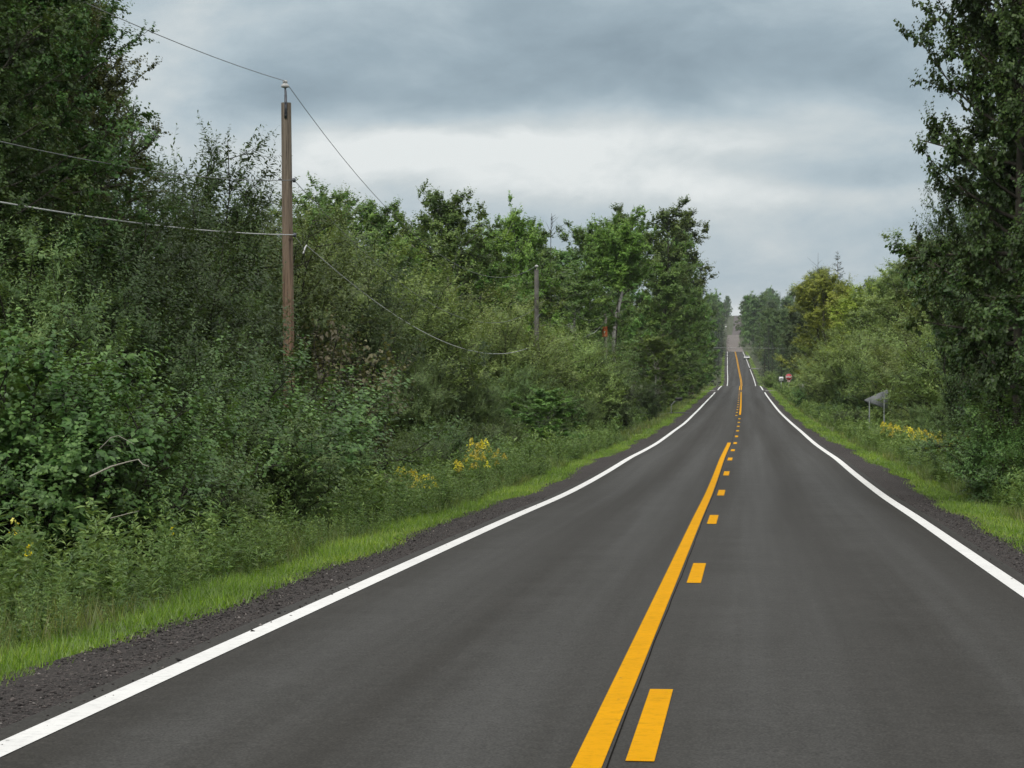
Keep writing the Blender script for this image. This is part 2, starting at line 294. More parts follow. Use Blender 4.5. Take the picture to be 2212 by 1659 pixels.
# ------------------------------------------------------------------ mesh helpers
def mesh_from(name, V, idx, counts, tint=None, smooth=False):
    me = bpy.data.meshes.new(name)
    V = np.asarray(V, np.float32); idx = np.asarray(idx, np.int32).ravel(); counts = np.asarray(counts, np.int32)
    me.vertices.add(len(V)); me.vertices.foreach_set('co', V.ravel())
    me.loops.add(len(idx)); me.loops.foreach_set('vertex_index', idx)
    me.polygons.add(len(counts)); st = np.zeros(len(counts), np.int32); st[1:] = np.cumsum(counts)[:-1]
    me.polygons.foreach_set('loop_start', st)
    if smooth: me.polygons.foreach_set('use_smooth', np.ones(len(counts), bool))
    if tint is not None:
        a = me.attributes.new('tint', 'FLOAT', 'FACE'); a.data.foreach_set('value', np.asarray(tint, np.float32))
    me.update(calc_edges=True); me.validate()
    return me
class MB:
    """collects tubes, boxes, sheets and leaves; .mesh() makes one mesh"""
    def __init__(s): s.V = []; s.I = []; s.Cn = []; s.T = []; s.n = 0
    def add(s, V, faces, tint=None):
        V = np.asarray(V, float); s.V.append(V)
        if isinstance(faces, np.ndarray):
            s.I.append((faces + s.n).ravel()); s.Cn.append(np.full(len(faces), faces.shape[1]))
        else:
            s.I.append(np.concatenate([np.asarray(f) + s.n for f in faces])); s.Cn.append(np.array([len(f) for f in faces]))
        k = len(faces); s.T.append(np.full(k, 0.5) if tint is None else np.broadcast_to(tint, (k,)))
        s.n += len(V)
    def tube(s, P, r, sides=6, cap=True):
        P = np.asarray(P, float); n = len(P); r = np.broadcast_to(np.asarray(r, float), (n,))
        T = np.gradient(P, axis=0); T /= np.linalg.norm(T, axis=1)[:, None] + 1e-12
        ref = np.where(np.abs(T[:, 2:3]) > 0.9, np.array([[1., 0, 0]]), np.array([[0, 0, 1.]]))
        if np.any(np.abs(T[:, 2]) > 0.9) and np.any(np.abs(T[:, 2]) <= 0.9): ref = np.broadcast_to(np.array([[.3, .9, .31]]), T.shape)
        A = np.cross(T, ref); A /= np.linalg.norm(A, axis=1)[:, None] + 1e-12; B = np.cross(T, A)
        an = np.arange(sides) * 2 * np.pi / sides
        V = P[:, None] + r[:, None, None] * (np.cos(an)[None, :, None] * A[:, None] + np.sin(an)[None, :, None] * B[:, None])
        i = np.arange(n - 1)[:, None] * sides; j = np.arange(sides)[None]; k = (j + 1) % sides
        Fq = np.stack([i + j, i + k, i + sides + k, i + sides + j], -1).reshape(-1, 4)
        faces = Fq
        s.add(V.reshape(-1, 3), faces)
        if cap:
            s.add(V[0], [list(range(sides))[::-1]]); s.add(V[-1], [list(range(sides))])
        return s
    def box(s, c, d, rot=None, bev=0.0):
        x, y, z = np.array(d) / 2.0
        V = np.array([[a * x, b * y, e * z] for e in (-1, 1) for b in (-1, 1) for a in (-1, 1)])
        if rot is not None: V = V @ np.array(rot).T
        s.add(V + np.array(c), np.array([[0, 2, 3, 1], [4, 5, 7, 6], [0, 1, 5, 4], [2, 6, 7, 3], [0, 4, 6, 2], [1, 3, 7, 5]])); return s
    def prism(s, poly, y0, y1):
        """polygon in x, z pushed along y"""
        n = len(poly); V = [(a, y0, b) for a, b in poly] + [(a, y1, b) for a, b in poly]
        fs = [list(range(n)), list(range(2 * n - 1, n - 1, -1))] + [[i, i + n, (i + 1) % n + n, (i + 1) % n] for i in range(n)]
        s.add(V, fs); return s
    def lathe(s, prof, c=(0, 0, 0), sides=14):
        c = np.array(c, float)
        return s.tube([c + (0, 0, z) for r, z in prof], [max(r, 1e-3) for r, z in prof], sides)
    def leaves(s, P, A, N, L, Wd, tint, shape=4, fold=0.18):
        n = len(P); A = A / (np.linalg.norm(A, axis=1)[:, None] + 1e-9)
        S = np.cross(A, N); S /= np.linalg.norm(S, axis=1)[:, None] + 1e-9; N = np.cross(S, A)
        L = np.broadcast_to(L, (n,))[:, None]; Wd = np.broadcast_to(Wd, (n,))[:, None]
        if shape == 4:
            V = np.stack([P, P + A * L * .42 + S * Wd * .5 + N * Wd * fold, P + A * L, P + A * L * .42 - S * Wd * .5 + N * Wd * fold], 1)
        else:
            V = np.stack([P, P + A * L * .22 + S * Wd * .42 + N * Wd * fold, P + A * L * .55 + S * Wd * .44 + N * Wd * fold, P + A * L - N * L * .10,
                          P + A * L * .55 - S * Wd * .44 + N * Wd * fold, P + A * L * .22 - S * Wd * .42 + N * Wd * fold], 1)
        k = V.shape[1]
        s.V.append(V.reshape(-1, 3)); s.I.append(np.arange(n * k) + s.n); s.Cn.append(np.full(n, k)); s.T.append(np.clip(np.broadcast_to(tint, (n,)), 0, 1)); s.n += n * k
        return s
    def mesh(s, name, smooth=False):
        return mesh_from(name, np.concatenate(s.V), np.concatenate(s.I), np.concatenate(s.Cn), np.concatenate(s.T), smooth)

def link(name, me, m, parent=None):
    o = bpy.data.objects.new(name, me); C.objects.link(o)
    if m is not None and not me.materials: me.materials.append(m)
    if parent is not None: o.parent = parent
    return o
def tag(o, label=None, cat=None, group=None, kind=None):
    if label: o['label'] = label
    if cat: o['category'] = cat
    if group: o['group'] = group
    if kind: o['kind'] = kind
    return o
def thing(name, loc, label, cat, group=None, rz=0.0):
    o = bpy.data.objects.new(name, None); C.objects.link(o); o.empty_display_size = 0.2
    o.location = [float(a) for a in loc]; o.rotation_euler = (0, 0, rz)
    return tag(o, label, cat, group)

# ------------------------------------------------------------------ road profile
def pchip(xs, ys):
    xs = np.array(xs, float); ys = np.array(ys, float); h = np.diff(xs); dl = np.diff(ys) / h
    m = np.zeros_like(ys); m[0] = dl[0]; m[-1] = dl[-1]
    for i in range(1, len(xs) - 1):
        if dl[i - 1] * dl[i] > 0:
            w1 = 2 * h[i] + h[i - 1]; w2 = h[i] + 2 * h[i - 1]; m[i] = (w1 + w2) / (w1 / dl[i - 1] + w2 / dl[i])
    def f(x):
        x = np.asarray(x, float); k = np.clip(np.searchsorted(xs, x) - 1, 0, len(xs) - 2)
        t = (x - xs[k]) / h[k]
        r = (ys[k] * (1 + 2 * t) * (1 - t) ** 2 + m[k] * h[k] * t * (1 - t) ** 2 + ys[k + 1] * t * t * (3 - 2 * t) + m[k + 1] * h[k] * t * t * (t - 1))
        r = np.where(x < xs[0], ys[0] + m[0] * (x - xs[0]), r); return np.where(x > xs[-1], ys[-1] + m[-1] * (x - xs[-1]), r)
    return f
_hz = [(0, 0.0), (13.4, -.245), (25.6, -.470), (37.8, -.690), (50, -.926), (62.2, -1.075), (74.4, -1.18), (86.6, -1.345), (98.7, -1.486),
       (123, -1.645), (147, -1.80), (172, -1.875), (196, -1.915), (221, -1.90), (257, -1.87), (294, -1.84), (318, -1.76), (346, -1.79), (372, -1.70), (402, -1.71),
       (430, -2.4), (470, -3.7), (510, -3.5), (545, -2.9), (610, -1.2), (688, .87), (810, 3.97), (997, 7.9), (1150, 11.8), (1400, 18.5), (1600, 23.2), (1680, 23.6),
       (1740, 23.4), (1823, 26.6), (2100, 39.0), (2400, 53.5), (2480, 55.6), (2560, 55.0), (2900, 40), (4000, 20), (9000, 0)]
RZ = pchip([a for a, b in _hz], [b for a, b in _hz])
_cx = [(0, -.64), (23, -.585), (58, -.46), (80, -.44), (138, -.50), (184, -.66), (273, -.82), (402, -.93), (545, -1.14), (688, -2.25), (810, -3.26),
       (997, -4.8), (1300, -7.4), (1650, -8.9), (1823, -7.6), (2470, -9.0), (9000, -9)]
CX = pchip([a for a, b in _cx], [b for a, b in _cx])
MX = pchip([0, 12, 38, 62, 87, 99, 123, 147, 184, 318, 402, 545, 688, 810, 997, 1100], [-.68, -.679, -.674, -.662, -.63, -.60, -.59, -.60, -.61, -.83, -.95, -1.14, -2.25, -3.26, -4.8, -5.7])   # the painted centre wanders from the true one
def bump(x, c, hw, soft):
    return np.clip((hw + soft - np.abs(np.asarray(x, float) - c)) / soft, 0, 1)
def ground(x, d):
    """height of the verge and the land beside the road"""
    x = np.asarray(x, float); d = np.asarray(d, float)
    o = x - CX(d); a = np.abs(o)
    prof = np.interp(a, [0, 3.5, 4.3, 5.2, 6.6, 7.6, 9.5, 12, 30], [-.10, -.10, -.08, -.16, -.48, -.55, -.20, 0.0, 0.0])
    flat = np.maximum.reduce([bump(d, 336, 6, 10), np.where(o < 0, bump(d, 183, 2.5, 4), 0), np.where(o > 0, bump(d, 694, 4, 8), 0)])
    prof = np.where(a > 4.3, prof * (1 - flat) - .07 * flat, prof)
    wav = (0.16 * np.sin(x * .35 + d * .13) + .12 * np.sin(x * .9 - d * .31)) * np.clip((a - 8) / 6, 0, 1) * (1 - flat)
    rise = np.clip((a - 14) / 60, 0, 1) * np.where(o > 0, 14.0, 8.0) * np.clip((d - 900) / 700, 0, 1)
    return RZ(d) + prof + wav + rise
def G(u, d):
    p = W(u, VV, d); return np.array([p[0], d, float(ground(p[0], d))])

ds = np.concatenate([np.arange(-12, 460, 1.0), np.arange(460, 1000, 3.0), np.arange(1000, 2600, 8.0)])
def strip(mb, o0, o1, dd, dz0, dz1=None, nx=1, mid=None):
    dz1 = dz0 if dz1 is None else dz1; dd = np.asarray(dd, float); mid = mid or CX
    cols = [np.stack([mid(dd) + o0 + (o1 - o0) * k / nx, dd, RZ(dd) + dz0 + (dz1 - dz0) * k / nx], -1) for k in range(nx + 1)]
    V = np.stack(cols, 1); n = len(dd); w = nx + 1
    i = (np.arange(n - 1)[:, None] * w + np.arange(nx)[None]).ravel()
    mb.add(V.reshape(-1, 3), np.stack([i, i + 1, i + w + 1, i + w], -1)); return mb
def part_ds(a, b):
    return np.concatenate([[a], ds[(ds > a) & (ds < b)], [b]])

# the land, one sheet
xo = np.array([-3000, -1200, -500, -220, -110, -60, -38, -26, -19, -15, -12, -10.5, -9.5, -8.5, -7.6, -6.6, -5.9, -5.2, -4.7, -4.3, -3.3, 0,
               3.3, 4.3, 4.7, 5.2, 5.9, 6.6, 7.6, 8.5, 9.5, 10.5, 12, 15, 19, 26, 38, 60, 110, 220, 500, 1200, 3000])
dg = np.concatenate([[-400, -100, -40], np.arange(-12, 460, 2.0), np.arange(460, 1000, 6.0), np.arange(1000, 2600, 16.0), [2700, 2900, 3300, 4000]])
XX = CX(dg)[:, None] + xo[None]; DD = np.broadcast_to(dg[:, None], XX.shape)
mb = MB(); w = len(xo); n = len(dg)
i = (np.arange(n - 1)[:, None] * w + np.arange(w - 1)[None]).ravel()
mb.add(np.stack([XX, DD, ground(XX, DD)], -1).reshape(-1, 3), np.stack([i, i + 1, i + w + 1, i + w], -1))
tag(link('ground', mb.mesh('ground', True), MT['soil']), kind='structure')

PAVE_END = 997.0
mb = MB(); dd = part_ds(-12, PAVE_END); strip(mb, -3.62, 3.62, dd, 0, 0, 8)
strip(mb, -3.66, -3.62, dd, -.09, 0); strip(mb, 3.62, 3.66, dd, 0, -.09)
road = tag(link('road', mb.mesh('road', True), MT['asphalt']), kind='structure')
def marking(name, o, wd, a, b, m, dz=.005):
    q = MB(); strip(q, o - wd / 2, o + wd / 2, part_ds(a, b), dz, mid=(CX if name == 'edge_line' else MX)); me = q.mesh(name, True); return link(name, me, m, road)
for o in (-3.36, 3.36):
    for a, b in ((-12, 312), (341, PAVE_END - 1) if o < 0 else (341, 684), ) + (() if o < 0 else ((703, PAVE_END - 1),)):
        marking('edge_line', o, .185, a, b, MT['white_paint'])
marking('centre_line', -.131, .155, -12, 99.5, MT['yellow_paint'])
marking('centre_line', .131, .15, 174, 317, MT['yellow_paint'])
for o in (-.135, .135): marking('centre_line', o, .15, 340, PAVE_END - 1, MT['yellow_paint'])
dd = part_ds(-12, 160); wob = .003 * np.sin(dd * 1.3) + .006 * np.sin(dd * .27) + .002 * np.sin(dd * 3.1)
q = MB(); V = np.stack([np.stack([MX(dd) - .028 + wob - .0045, dd, RZ(dd) + .003], -1), np.stack([MX(dd) - .028 + wob + .0045, dd, RZ(dd) + .003], -1)], 1); i = np.arange(len(dd) - 1) * 2
q.add(V.reshape(-1, 3), np.stack([i, i + 1, i + 3, i + 2], -1)); link('paving_joint', q.mesh('paving_joint', True), MT['joint'], road)
for k in range(-1, 26):
    c = 13.4 + 12.19 * k
    marking('centre_dash', .131 if k <= 12 else -.131, .150, c - 1.53, c + 1.53, MT['yellow_paint'])

# gravel shoulders, with an edge that wanders
rng = np.random.default_rng(5)
for sgn, hw in ((-1, 4.45), (1, 4.15)):
    mb = MB(); dd = part_ds(-12, 1000)
    edge = hw + .10 * np.sin(dd * .21 + sgn) + .07 * np.sin(dd * .63 + 2 * sgn) + .05 * np.sin(dd * 1.7) + np.where(sgn < 0, 0, .35 * bump(dd, 75, 25, 20)) - .35 * np.clip((dd - 400) / 200, 0, 1)
    V = np.stack([np.stack([CX(dd) + sgn * 3.60, dd, RZ(dd) - .025], -1), np.stack([CX(dd) + sgn * (3.6 + .5 * (edge - 3.6)), dd, RZ(dd) - .035], -1),
                  np.stack([CX(dd) + sgn * edge, dd, RZ(dd) - .060], -1), np.stack([CX(dd) + sgn * (edge + .12), dd, RZ(dd) - .24], -1)], 1)
    n = len(dd); i = (np.arange(n - 1)[:, None] * 4 + np.arange(3)[None]).ravel()
    Fq = np.stack([i, i + 1, i + 5, i + 4], -1)
    mb.add(V.reshape(-1, 3), Fq if sgn > 0 else Fq[:, ::-1])
    tag(link('gravel_shoulder', mb.mesh('gravel_shoulder', True), MT['gravel']), kind='structure')
mb = MB(); strip(mb, -3.7, 3.7, part_ds(PAVE_END - 2, 1700), -.008, -.008, 4)
tag(link('gravel_road', mb.mesh('gravel_road', True), MT['dirt']), kind='structure')
def loose_stones():
    rng = np.random.default_rng(12); q = MB()
    base = np.array([(1, 0, 0), (-1, 0, 0), (0, 1, 0), (0, -1, 0), (0, 0, 1), (0, 0, -1)], float)
    fc = np.array([[0, 2, 4], [2, 1, 4], [1, 3, 4], [3, 0, 4], [2, 0, 5], [1, 2, 5], [3, 1, 5], [0, 3, 5]])
    for sgn, a, b, n in ((-1, 10, 24, 5200), (-1, 24, 48, 3000), (1, 20, 50, 4200)):
        d = a + (b - a) * rng.random(n) ** 1.3; o = 3.62 + .9 * rng.random(n) ** .8 - .25 * (rng.random(n) < .06)
        r = rng.uniform(.005, .013, n) * np.where(rng.random(n) < .06, 1.9, 1.0); x = CX(d) + sgn * o
        V = base[None] * (r[:, None, None] * rng.uniform(.6, 1.3, (n, 6, 1))) * np.array([1, 1, .7]) + rng.normal(0, .15, (n, 6, 3)) * r[:, None, None]
        V += np.stack([x, d, RZ(d) - np.interp(o, [3.5, 3.6, 3.65, 4.0, 4.5], [0, 0, .028, .035, .058]) + r * .35], -1)[:, None]
        q.add(V.reshape(-1, 3), (fc[None] + 6 * np.arange(n)[:, None, None]).reshape(-1, 3), np.repeat(rng.random(n), 8))
    return q.mesh('loose_gravel')
def stone_mat():
    m, t, b = mat('loose_stone'); at = node(t, 'ShaderNodeAttribute', attribute_name='tint')
    t.links.new(RAMP(t, at.outputs['Fac'], [(0, (.012, .011, .011, 1)), (.6, (.050, .042, .042, 1)), (.93, (.11, .095, .09, 1)), (1, (.26, .24, .23, 1))]), b.inputs['Base Color']); b.inputs['Roughness'].default_value = .85; return m
tag(link('gravel', loose_stones(), stone_mat()), 'loose dark stones lying on the gravel shoulders', 'gravel', kind='stuff')
mb = MB(); strip(mb, -3.7, 3.7, part_ds(1700, 2590), -.008, -.008, 4)
tag(link('gravel_road', mb.mesh('gravel_road', True), MT['dirt_dark']), kind='structure')
def side_road(name, d0, d1, o0, o1, m, flare=3.0):
    q = MB(); n = 26; oo = np.linspace(o0, o1, n)
    fl = flare * np.exp(-(np.abs(oo) - 3.6) / 1.6)
    V = []
    for o, f in zip(oo, fl):
        for k in range(5):
            d = (d0 - f) + (d1 - d0 + 2 * f) * k / 4; x = float(CX(d)) + o
            V.append((x, d, float(RZ(d)) - .010 - .02 * min(1, (abs(o) - 3.6) / 2)))
    i = (np.arange(n - 1)[:, None] * 5 + np.arange(4)[None]).ravel(); Fq = np.stack([i, i + 5, i + 6, i + 1], -1)
    q.add(V, Fq if o1 > 0 else Fq[:, ::-1]); return tag(link(name, q.mesh(name, True), m), kind='structure')
side_road('side_road', 332, 340, 3.64, 60, MT['side']); side_road('side_road', 332, 340, -3.64, -60, MT['side'])
side_road('driveway', 181, 185, -3.64, -5.6, MT['asphalt'], 2.0); side_road('driveway', 691, 697, 3.64, 26, MT['side'])

# ------------------------------------------------------------------ plants
def unit(v): return v / (np.linalg.norm(v, axis=-1, keepdims=True) + 1e-9)
def shoots_to_leaves(lb, wb, rng, P0, Dr, Ls, nl, L, Wd, shape, spread, flat, tint0, cen, jit=.30, twig=0.0, curl=.22):
    """leafy shoots: start points, directions and lengths; nl leaves along each"""
    n = len(P0); Dr = unit(Dr)
    t = (np.arange(nl)[None] + rng.random((n, nl))) / nl
    bend = np.cumsum(np.zeros((n, 1)), 1)
    pos = P0[:, None] + Dr[:, None] * (t * Ls[:, None])[..., None] + np.array([0, 0, 1.]) * (curl * Ls[:, None] * t * t)[..., None]
    rnd = rng.normal(size=(n, nl, 3))
    A = unit(Dr[:, None] * (1 - spread) + rnd * spread * .9 + np.array([0, 0, -.10]))
    ax = pos * [1, 1, 0]
    N = unit(unit(pos - cen[:, None]) * .9 + unit(ax) * .30 + rng.normal(size=(n, nl, 3)) * flat * .48 + np.array([0, 0, .75]))   # leaves lie like shingles over their spray
    A = unit(A - .85 * N * np.sum(A * N, -1, keepdims=True))
    sz = rng.uniform(.7, 1.25, (n, nl)) * (1.08 - .45 * t)
    tt = tint0[:, None] + rng.normal(size=(n, nl)) * jit * .6 + .14 * (t - .5)
    lb.leaves(pos.reshape(-1, 3), A.reshape(-1, 3), N.reshape(-1, 3), (L * sz).ravel(), (Wd * sz).ravel(), tt.ravel(), shape)
    if twig > 0:
        for k in range(n):
            s = np.linspace(0, 1, 3)
            wb.tube(P0[k] + Dr[k] * (s * Ls[k])[:, None] + np.array([0, 0, 1.]) * (curl * Ls[k] * s * s)[:, None], twig * (1 - .6 * s), 3, False)

def tree_mesh(name, seed, H=12.0, Rr=2.2, base=.22, limbs=40, subs=7, shoots=6, nl=9, L=.055, Wd=.05, shape=4, sh=.38, spread=.6, flat=.9,
              env=None, el=(15, 62), r0=.13, twig=0.0, gap=.0, stems=1, lean=0.0, clump=.25):
    rng = np.random.default_rng(seed); wb, lb = MB(), MB()
    env = env or (lambda t: (np.sin(np.pi * min(1, t ** .75 * .93 + .07))) ** .7)
    for st in range(stems):
        a0 = rng.uniform(0, 6.28); hs = H * (1 if st == 0 else rng.uniform(.75, .98)); off = (0 if stems == 1 else .34 * Rr)
        n = 11; t = np.linspace(0, 1, n)
        wx = lean * H * t ** 1.3 + np.cumsum(rng.normal(0, .007 * H, n)) * t + off * np.cos(a0) * t ** .8; wy = np.cumsum(rng.normal(0, .007 * H, n)) * t + off * np.sin(a0) * t ** .8
        TP = np.stack([wx, wy, t * hs - .15], -1); wb.tube(TP, r0 * (1.02 - t) ** .8 + .012, 9)
        nlb = max(6, limbs // stems)
        tP, tD, tL, tT, tC = [], [], [], [], []
        for k in range(subs * 2):                                   # the leader ends in leafy sprays too
            h = rng.uniform(.84, 1.0); b = np.array([np.interp(h, t, TP[:, c]) for c in range(3)])
            sd = unit(rng.normal(0, .8, 3) + np.array([0, 0, .55])); sl = Rr * rng.uniform(.16, .34) * (1.5 - .6 * (h - .84) / .16)
            wb.tube([b, b + sd * sl * .5, b + sd * sl], [.012, .008, .004], 3, False)
            tP.append(b + sd * (rng.random(shoots) ** .7 * sl)[:, None]); tD.append(sd * .6 + rng.normal(0, .7, (shoots, 3)))
            tL.append(sh * rng.uniform(.5, 1.1, shoots)); tT.append(np.full(shoots, rng.normal(.5, clump * .4))); tC.append(np.repeat([b + sd * sl * .5 - np.array([0, 0, .25 * sl])], shoots, 0))
        shoots_to_leaves(lb, wb, rng, np.concatenate(tP), np.concatenate(tD), np.concatenate(tL), nl, L, Wd, shape, spread, flat, np.concatenate(tT), np.concatenate(tC), twig=twig)
        for i in range(nlb):
            tt = (i + rng.random()) / nlb
            if rng.random() < gap: continue
            h = base + (1 - base) * tt ** .85 * .95
            p = np.array([np.interp(h, t, TP[:, k]) for k in range(3)])
            az = i * 2.4 + rng.uniform(-.5, .5); e = R(el[0] + (el[1] - el[0]) * tt + rng.uniform(-12, 12))
            ln = max(.28, Rr * env(tt)) * rng.uniform(.62, 1.18) * (1 if stems == 1 else .72) / max(.45, math.cos(e) ** .5)
            dr = np.array([math.cos(az) * math.cos(e), math.sin(az) * math.cos(e), math.sin(e)])
            s = np.linspace(0, 1, 6); side = rng.normal(0, .10, 3)
            LP = p + dr * (s * ln)[:, None] + side * (s * s * ln)[:, None] + np.array([0, 0, .16]) * (s * s * ln)[:, None]
            wb.tube(LP, (r0 * .34 * (1 - .55 * tt)) * (1.05 - s) + .006, 5, False)
            ct = rng.normal(.5, clump * .5)
            sP, sD, sL, sT, sC = [], [], [], [], []
            for k in range(subs):
                q = .18 + .82 * (k + rng.random()) / subs
                b = np.array([np.interp(q, s, LP[:, c]) for c in range(3)])
                sd = unit(dr * .75 + rng.normal(0, .62, 3) + np.array([0, 0, .18])); sl = ln * rng.uniform(.22, .42) * (1.15 - .45 * q)
                wb.tube([b, b + sd * sl * .5, b + sd * sl + np.array([0, 0, .06 * sl])], [.012, .008, .004], 3, False)
                f = rng.random(shoots) ** .7; tint = ct + rng.normal(0, clump * .35)
                sP.append(b + sd * (f * sl)[:, None]); sD.append(sd * .8 + rng.normal(0, .62, (shoots, 3)) + np.array([0, 0, .12]))
                sC.append(np.repeat([b + sd * sl * .55 - np.array([0, 0, .22 * sl])], shoots, 0)); sL.append(sh * rng.uniform(.55, 1.2, shoots)); sT.append(np.full(shoots, tint))
            shoots_to_leaves(lb, wb, rng, np.concatenate(sP), np.concatenate(sD), np.concatenate(sL), nl, L, Wd, shape, spread, flat, np.concatenate(sT), np.concatenate(sC), twig=twig)
    return wb.mesh(name + '_trunk', True), lb.mesh(name + '_crown')

def shrub_mesh(name, seed, H=4.5, Rr=1.9, stems=20, subs=13, shoots=5, nl=13, L=.085, Wd=.020, shape=4, sh=.42, spread=.42, flat=.9, low=.08, dome=.5, twig=0.0, clump=.25, up=.55, tips=1.0):
    rng = np.random.default_rng(seed); wb, lb = MB(), MB()
    for i in range(stems):
        az = i * 2.4 + rng.uniform(-.5, .5); rr = math.sqrt((i + .5) / stems) * rng.uniform(.85, 1.1)
        b0 = np.array([math.cos(az), math.sin(az), 0]) * .16 * Rr * rr; b0[2] = -.1
        top = np.array([math.cos(az) * Rr * rr, math.sin(az) * Rr * rr, H * (1 - dome * rr * rr) * rng.uniform(.76, 1.04)])
        s = np.linspace(0, 1, 8); ctrl = np.array([b0[0] + .35 * (top[0] - b0[0]), b0[1] + .35 * (top[1] - b0[1]), top[2] * .62])
        LP = ((1 - s) ** 2)[:, None] * b0 + (2 * s * (1 - s))[:, None] * ctrl + (s * s)[:, None] * top
        LP[1:] += rng.normal(0, .02 * H, (7, 3)) * s[1:, None]
        wb.tube(LP, .028 * (1.1 - s) * (H / 4.5) + .004, 5, False)
        ct = rng.normal(.5, clump * .5)
        out = np.array([math.cos(az), math.sin(az), 0])
        sP, sD, sL, sT, sC = [], [], [], [], []
        for k in range(subs):
            q = low + (1 - low) * (k + rng.random()) / subs
            b = np.array([np.interp(q, s, LP[:, c]) for c in range(3)])
            sd = unit(out * rng.uniform(-.1, .9) + rng.normal(0, .55, 3) + np.array([0, 0, up])); sl = Rr * rng.uniform(.22, .48)
            wb.tube([b, b + sd * sl * .5, b + sd * sl + np.array([0, 0, .1 * sl])], [.010, .007, .003], 3, False)
            f = rng.random(shoots) ** .6; tint = ct + rng.normal(0, clump * .35)
            sP.append(b + sd * (f * sl)[:, None]); sD.append(sd * .7 + rng.normal(0, .5, (shoots, 3)) + np.array([0, 0, up * .6]))
            sC.append(np.repeat([b + sd * sl * .5 - np.array([0, 0, .25 * sl])], shoots, 0)); sL.append(sh * rng.uniform(.55, 1.25, shoots) * (1 + .35 * tips * q)); sT.append(np.full(shoots, tint))
        P0 = np.concatenate(sP); ok = P0[:, 2] > .03
        shoots_to_leaves(lb, wb, rng, P0[ok], np.concatenate(sD)[ok], np.concatenate(sL)[ok], nl, L, Wd, shape, spread, flat, np.concatenate(sT)[ok], np.concatenate(sC)[ok], twig=twig)
    return wb.mesh(name + '_stems', True), lb.mesh(name + '_foliage')

def spruce_mesh(name, seed, H=14.0, Rr=2.6, levels=34, per=9, nl=16, L=.34, Wd=.13):
    rng = np.random.default_rng(seed); wb, lb = MB(), MB()
    wb.tube([(0, 0, -.2), (0.05, 0, H * .5), (0, 0.03, H)], [.16, .09, .012], 8)
    P, A, N, T, Ls = [], [], [], [], []
    for i in range(levels):
        t = (i + .3) / levels; z = H * (.05 + .94 * t); ln0 = Rr * (1 - t) ** .82 + .12
        for k in range(per if t < .85 else 5):
            az = k * 6.283 / per + i * 1.1 + rng.uniform(-.25, .25); ln = ln0 * rng.uniform(.72, 1.12)
            zz = z + rng.uniform(-.5, .5) * H / levels
            s = np.linspace(0, 1, 5); dr = np.array([math.cos(az), math.sin(az), 0])
            drop = (-.30 + .75 * t) * ln
            LP = np.array([0, 0, zz]) + dr * (s * ln)[:, None] + np.array([0, 0, 1.]) * (drop * s + .16 * ln * s ** 3)[:, None]
            wb.tube(LP, .022 * (1.1 - s) * (1 - t) + .004, 3, False)
            ng = max(5, int(nl * (1 - t * .55))); q = (.12 + .88 * rng.random(ng))
            b = np.stack([np.interp(q, s, LP[:, c]) for c in range(3)], -1)
            side = np.cross(dr, [0, 0, 1.]) * np.where(rng.random(ng) < .5, -1, 1)[:, None]
            P.append(b); A.append(dr * .75 + side * rng.uniform(.15, .95, ng)[:, None] + np.array([0, 0, -.22]) + rng.normal(0, .16, (ng, 3)))
            N.append(np.array([0, 0, 1.]) + rng.normal(0, .38, (ng, 3))); T.append(rng.normal(.45, .20) + rng.normal(0, .12, ng) + .28 * (q - .5)); Ls.append(rng.uniform(.7, 1.2, ng) * (1 - .4 * t))
    Ls = np.concatenate(Ls); lb.leaves(np.concatenate(P), np.concatenate(A), np.concatenate(N), L * Ls, Wd * Ls, np.concatenate(T))
    return wb.mesh(name + '_trunk', True), lb.mesh(name + '_crown')

KIND = {}; TOP = {}
def kind(key, me2, h, leaf, bark='bark', parts=('trunk', 'crown')):
    me2[0].materials.append(MT[bark]); me2[1].materials.append(MT[leaf]); 
    z = np.empty(len(me2[1].vertices) * 3, np.float32); me2[1].vertices.foreach_get('co', z); KIND[key] = (me2, h, parts); TOP[key] = float(np.percentile(z[2::3], 99.9))
SH = ('stems', 'foliage')
RND = lambda t: max(.24, (1 - abs(1.75 * t - .72) ** 2.6 / 1.45)) ** .6
tall = lambda t: (np.sin(np.pi * min(1, t ** .62 * .90 + .10))) ** .55
kind('near_poplar', tree_mesh('near_poplar', 11, 13.0, 2.3, .13, 104, 8, 12, 10, .098, .090, 6, .34, .62, 1.0, tall, (-5, 55), .11, .0035), 13.0, 'poplar')
kind('near_poplar_b', tree_mesh('near_poplar_b', 12, 12.0, 2.2, .15, 100, 8, 12, 10, .098, .090, 6, .34, .62, 1.0, tall, (-5, 55), .11, .0035), 12.0, 'poplar')
kind('left_aspen', tree_mesh('left_aspen', 21, 13.0, 2.4, .08, 120, 8, 12, 11, .086, .080, 4, .36, .62, 1.0, tall, (-5, 55), .10), 13.0, 'poplar')
kind('brown_aspen', tree_mesh('brown_aspen', 22, 11.0, 1.9, .12, 90, 9, 10, 10, .070, .064, 4, .32, .62, 1.0, tall, (-5, 55), .09, gap=.05), 11.0, 'poplar_brown')
kind('willow_a', shrub_mesh('willow_a', 31, 5.0, 2.2, 30, 14, 11, 15, .110, .036), 5.0, 'willow', 'twig', SH)
kind('willow_b', shrub_mesh('willow_b', 32, 5.0, 2.0, 28, 14, 11, 15, .104, .035, up=.6), 5.0, 'willow_dark', 'twig', SH)
kind('willow_c', shrub_mesh('willow_c', 33, 5.0, 2.4, 30, 14, 11, 14, .120, .042), 5.0, 'willow_olive', 'twig', SH)
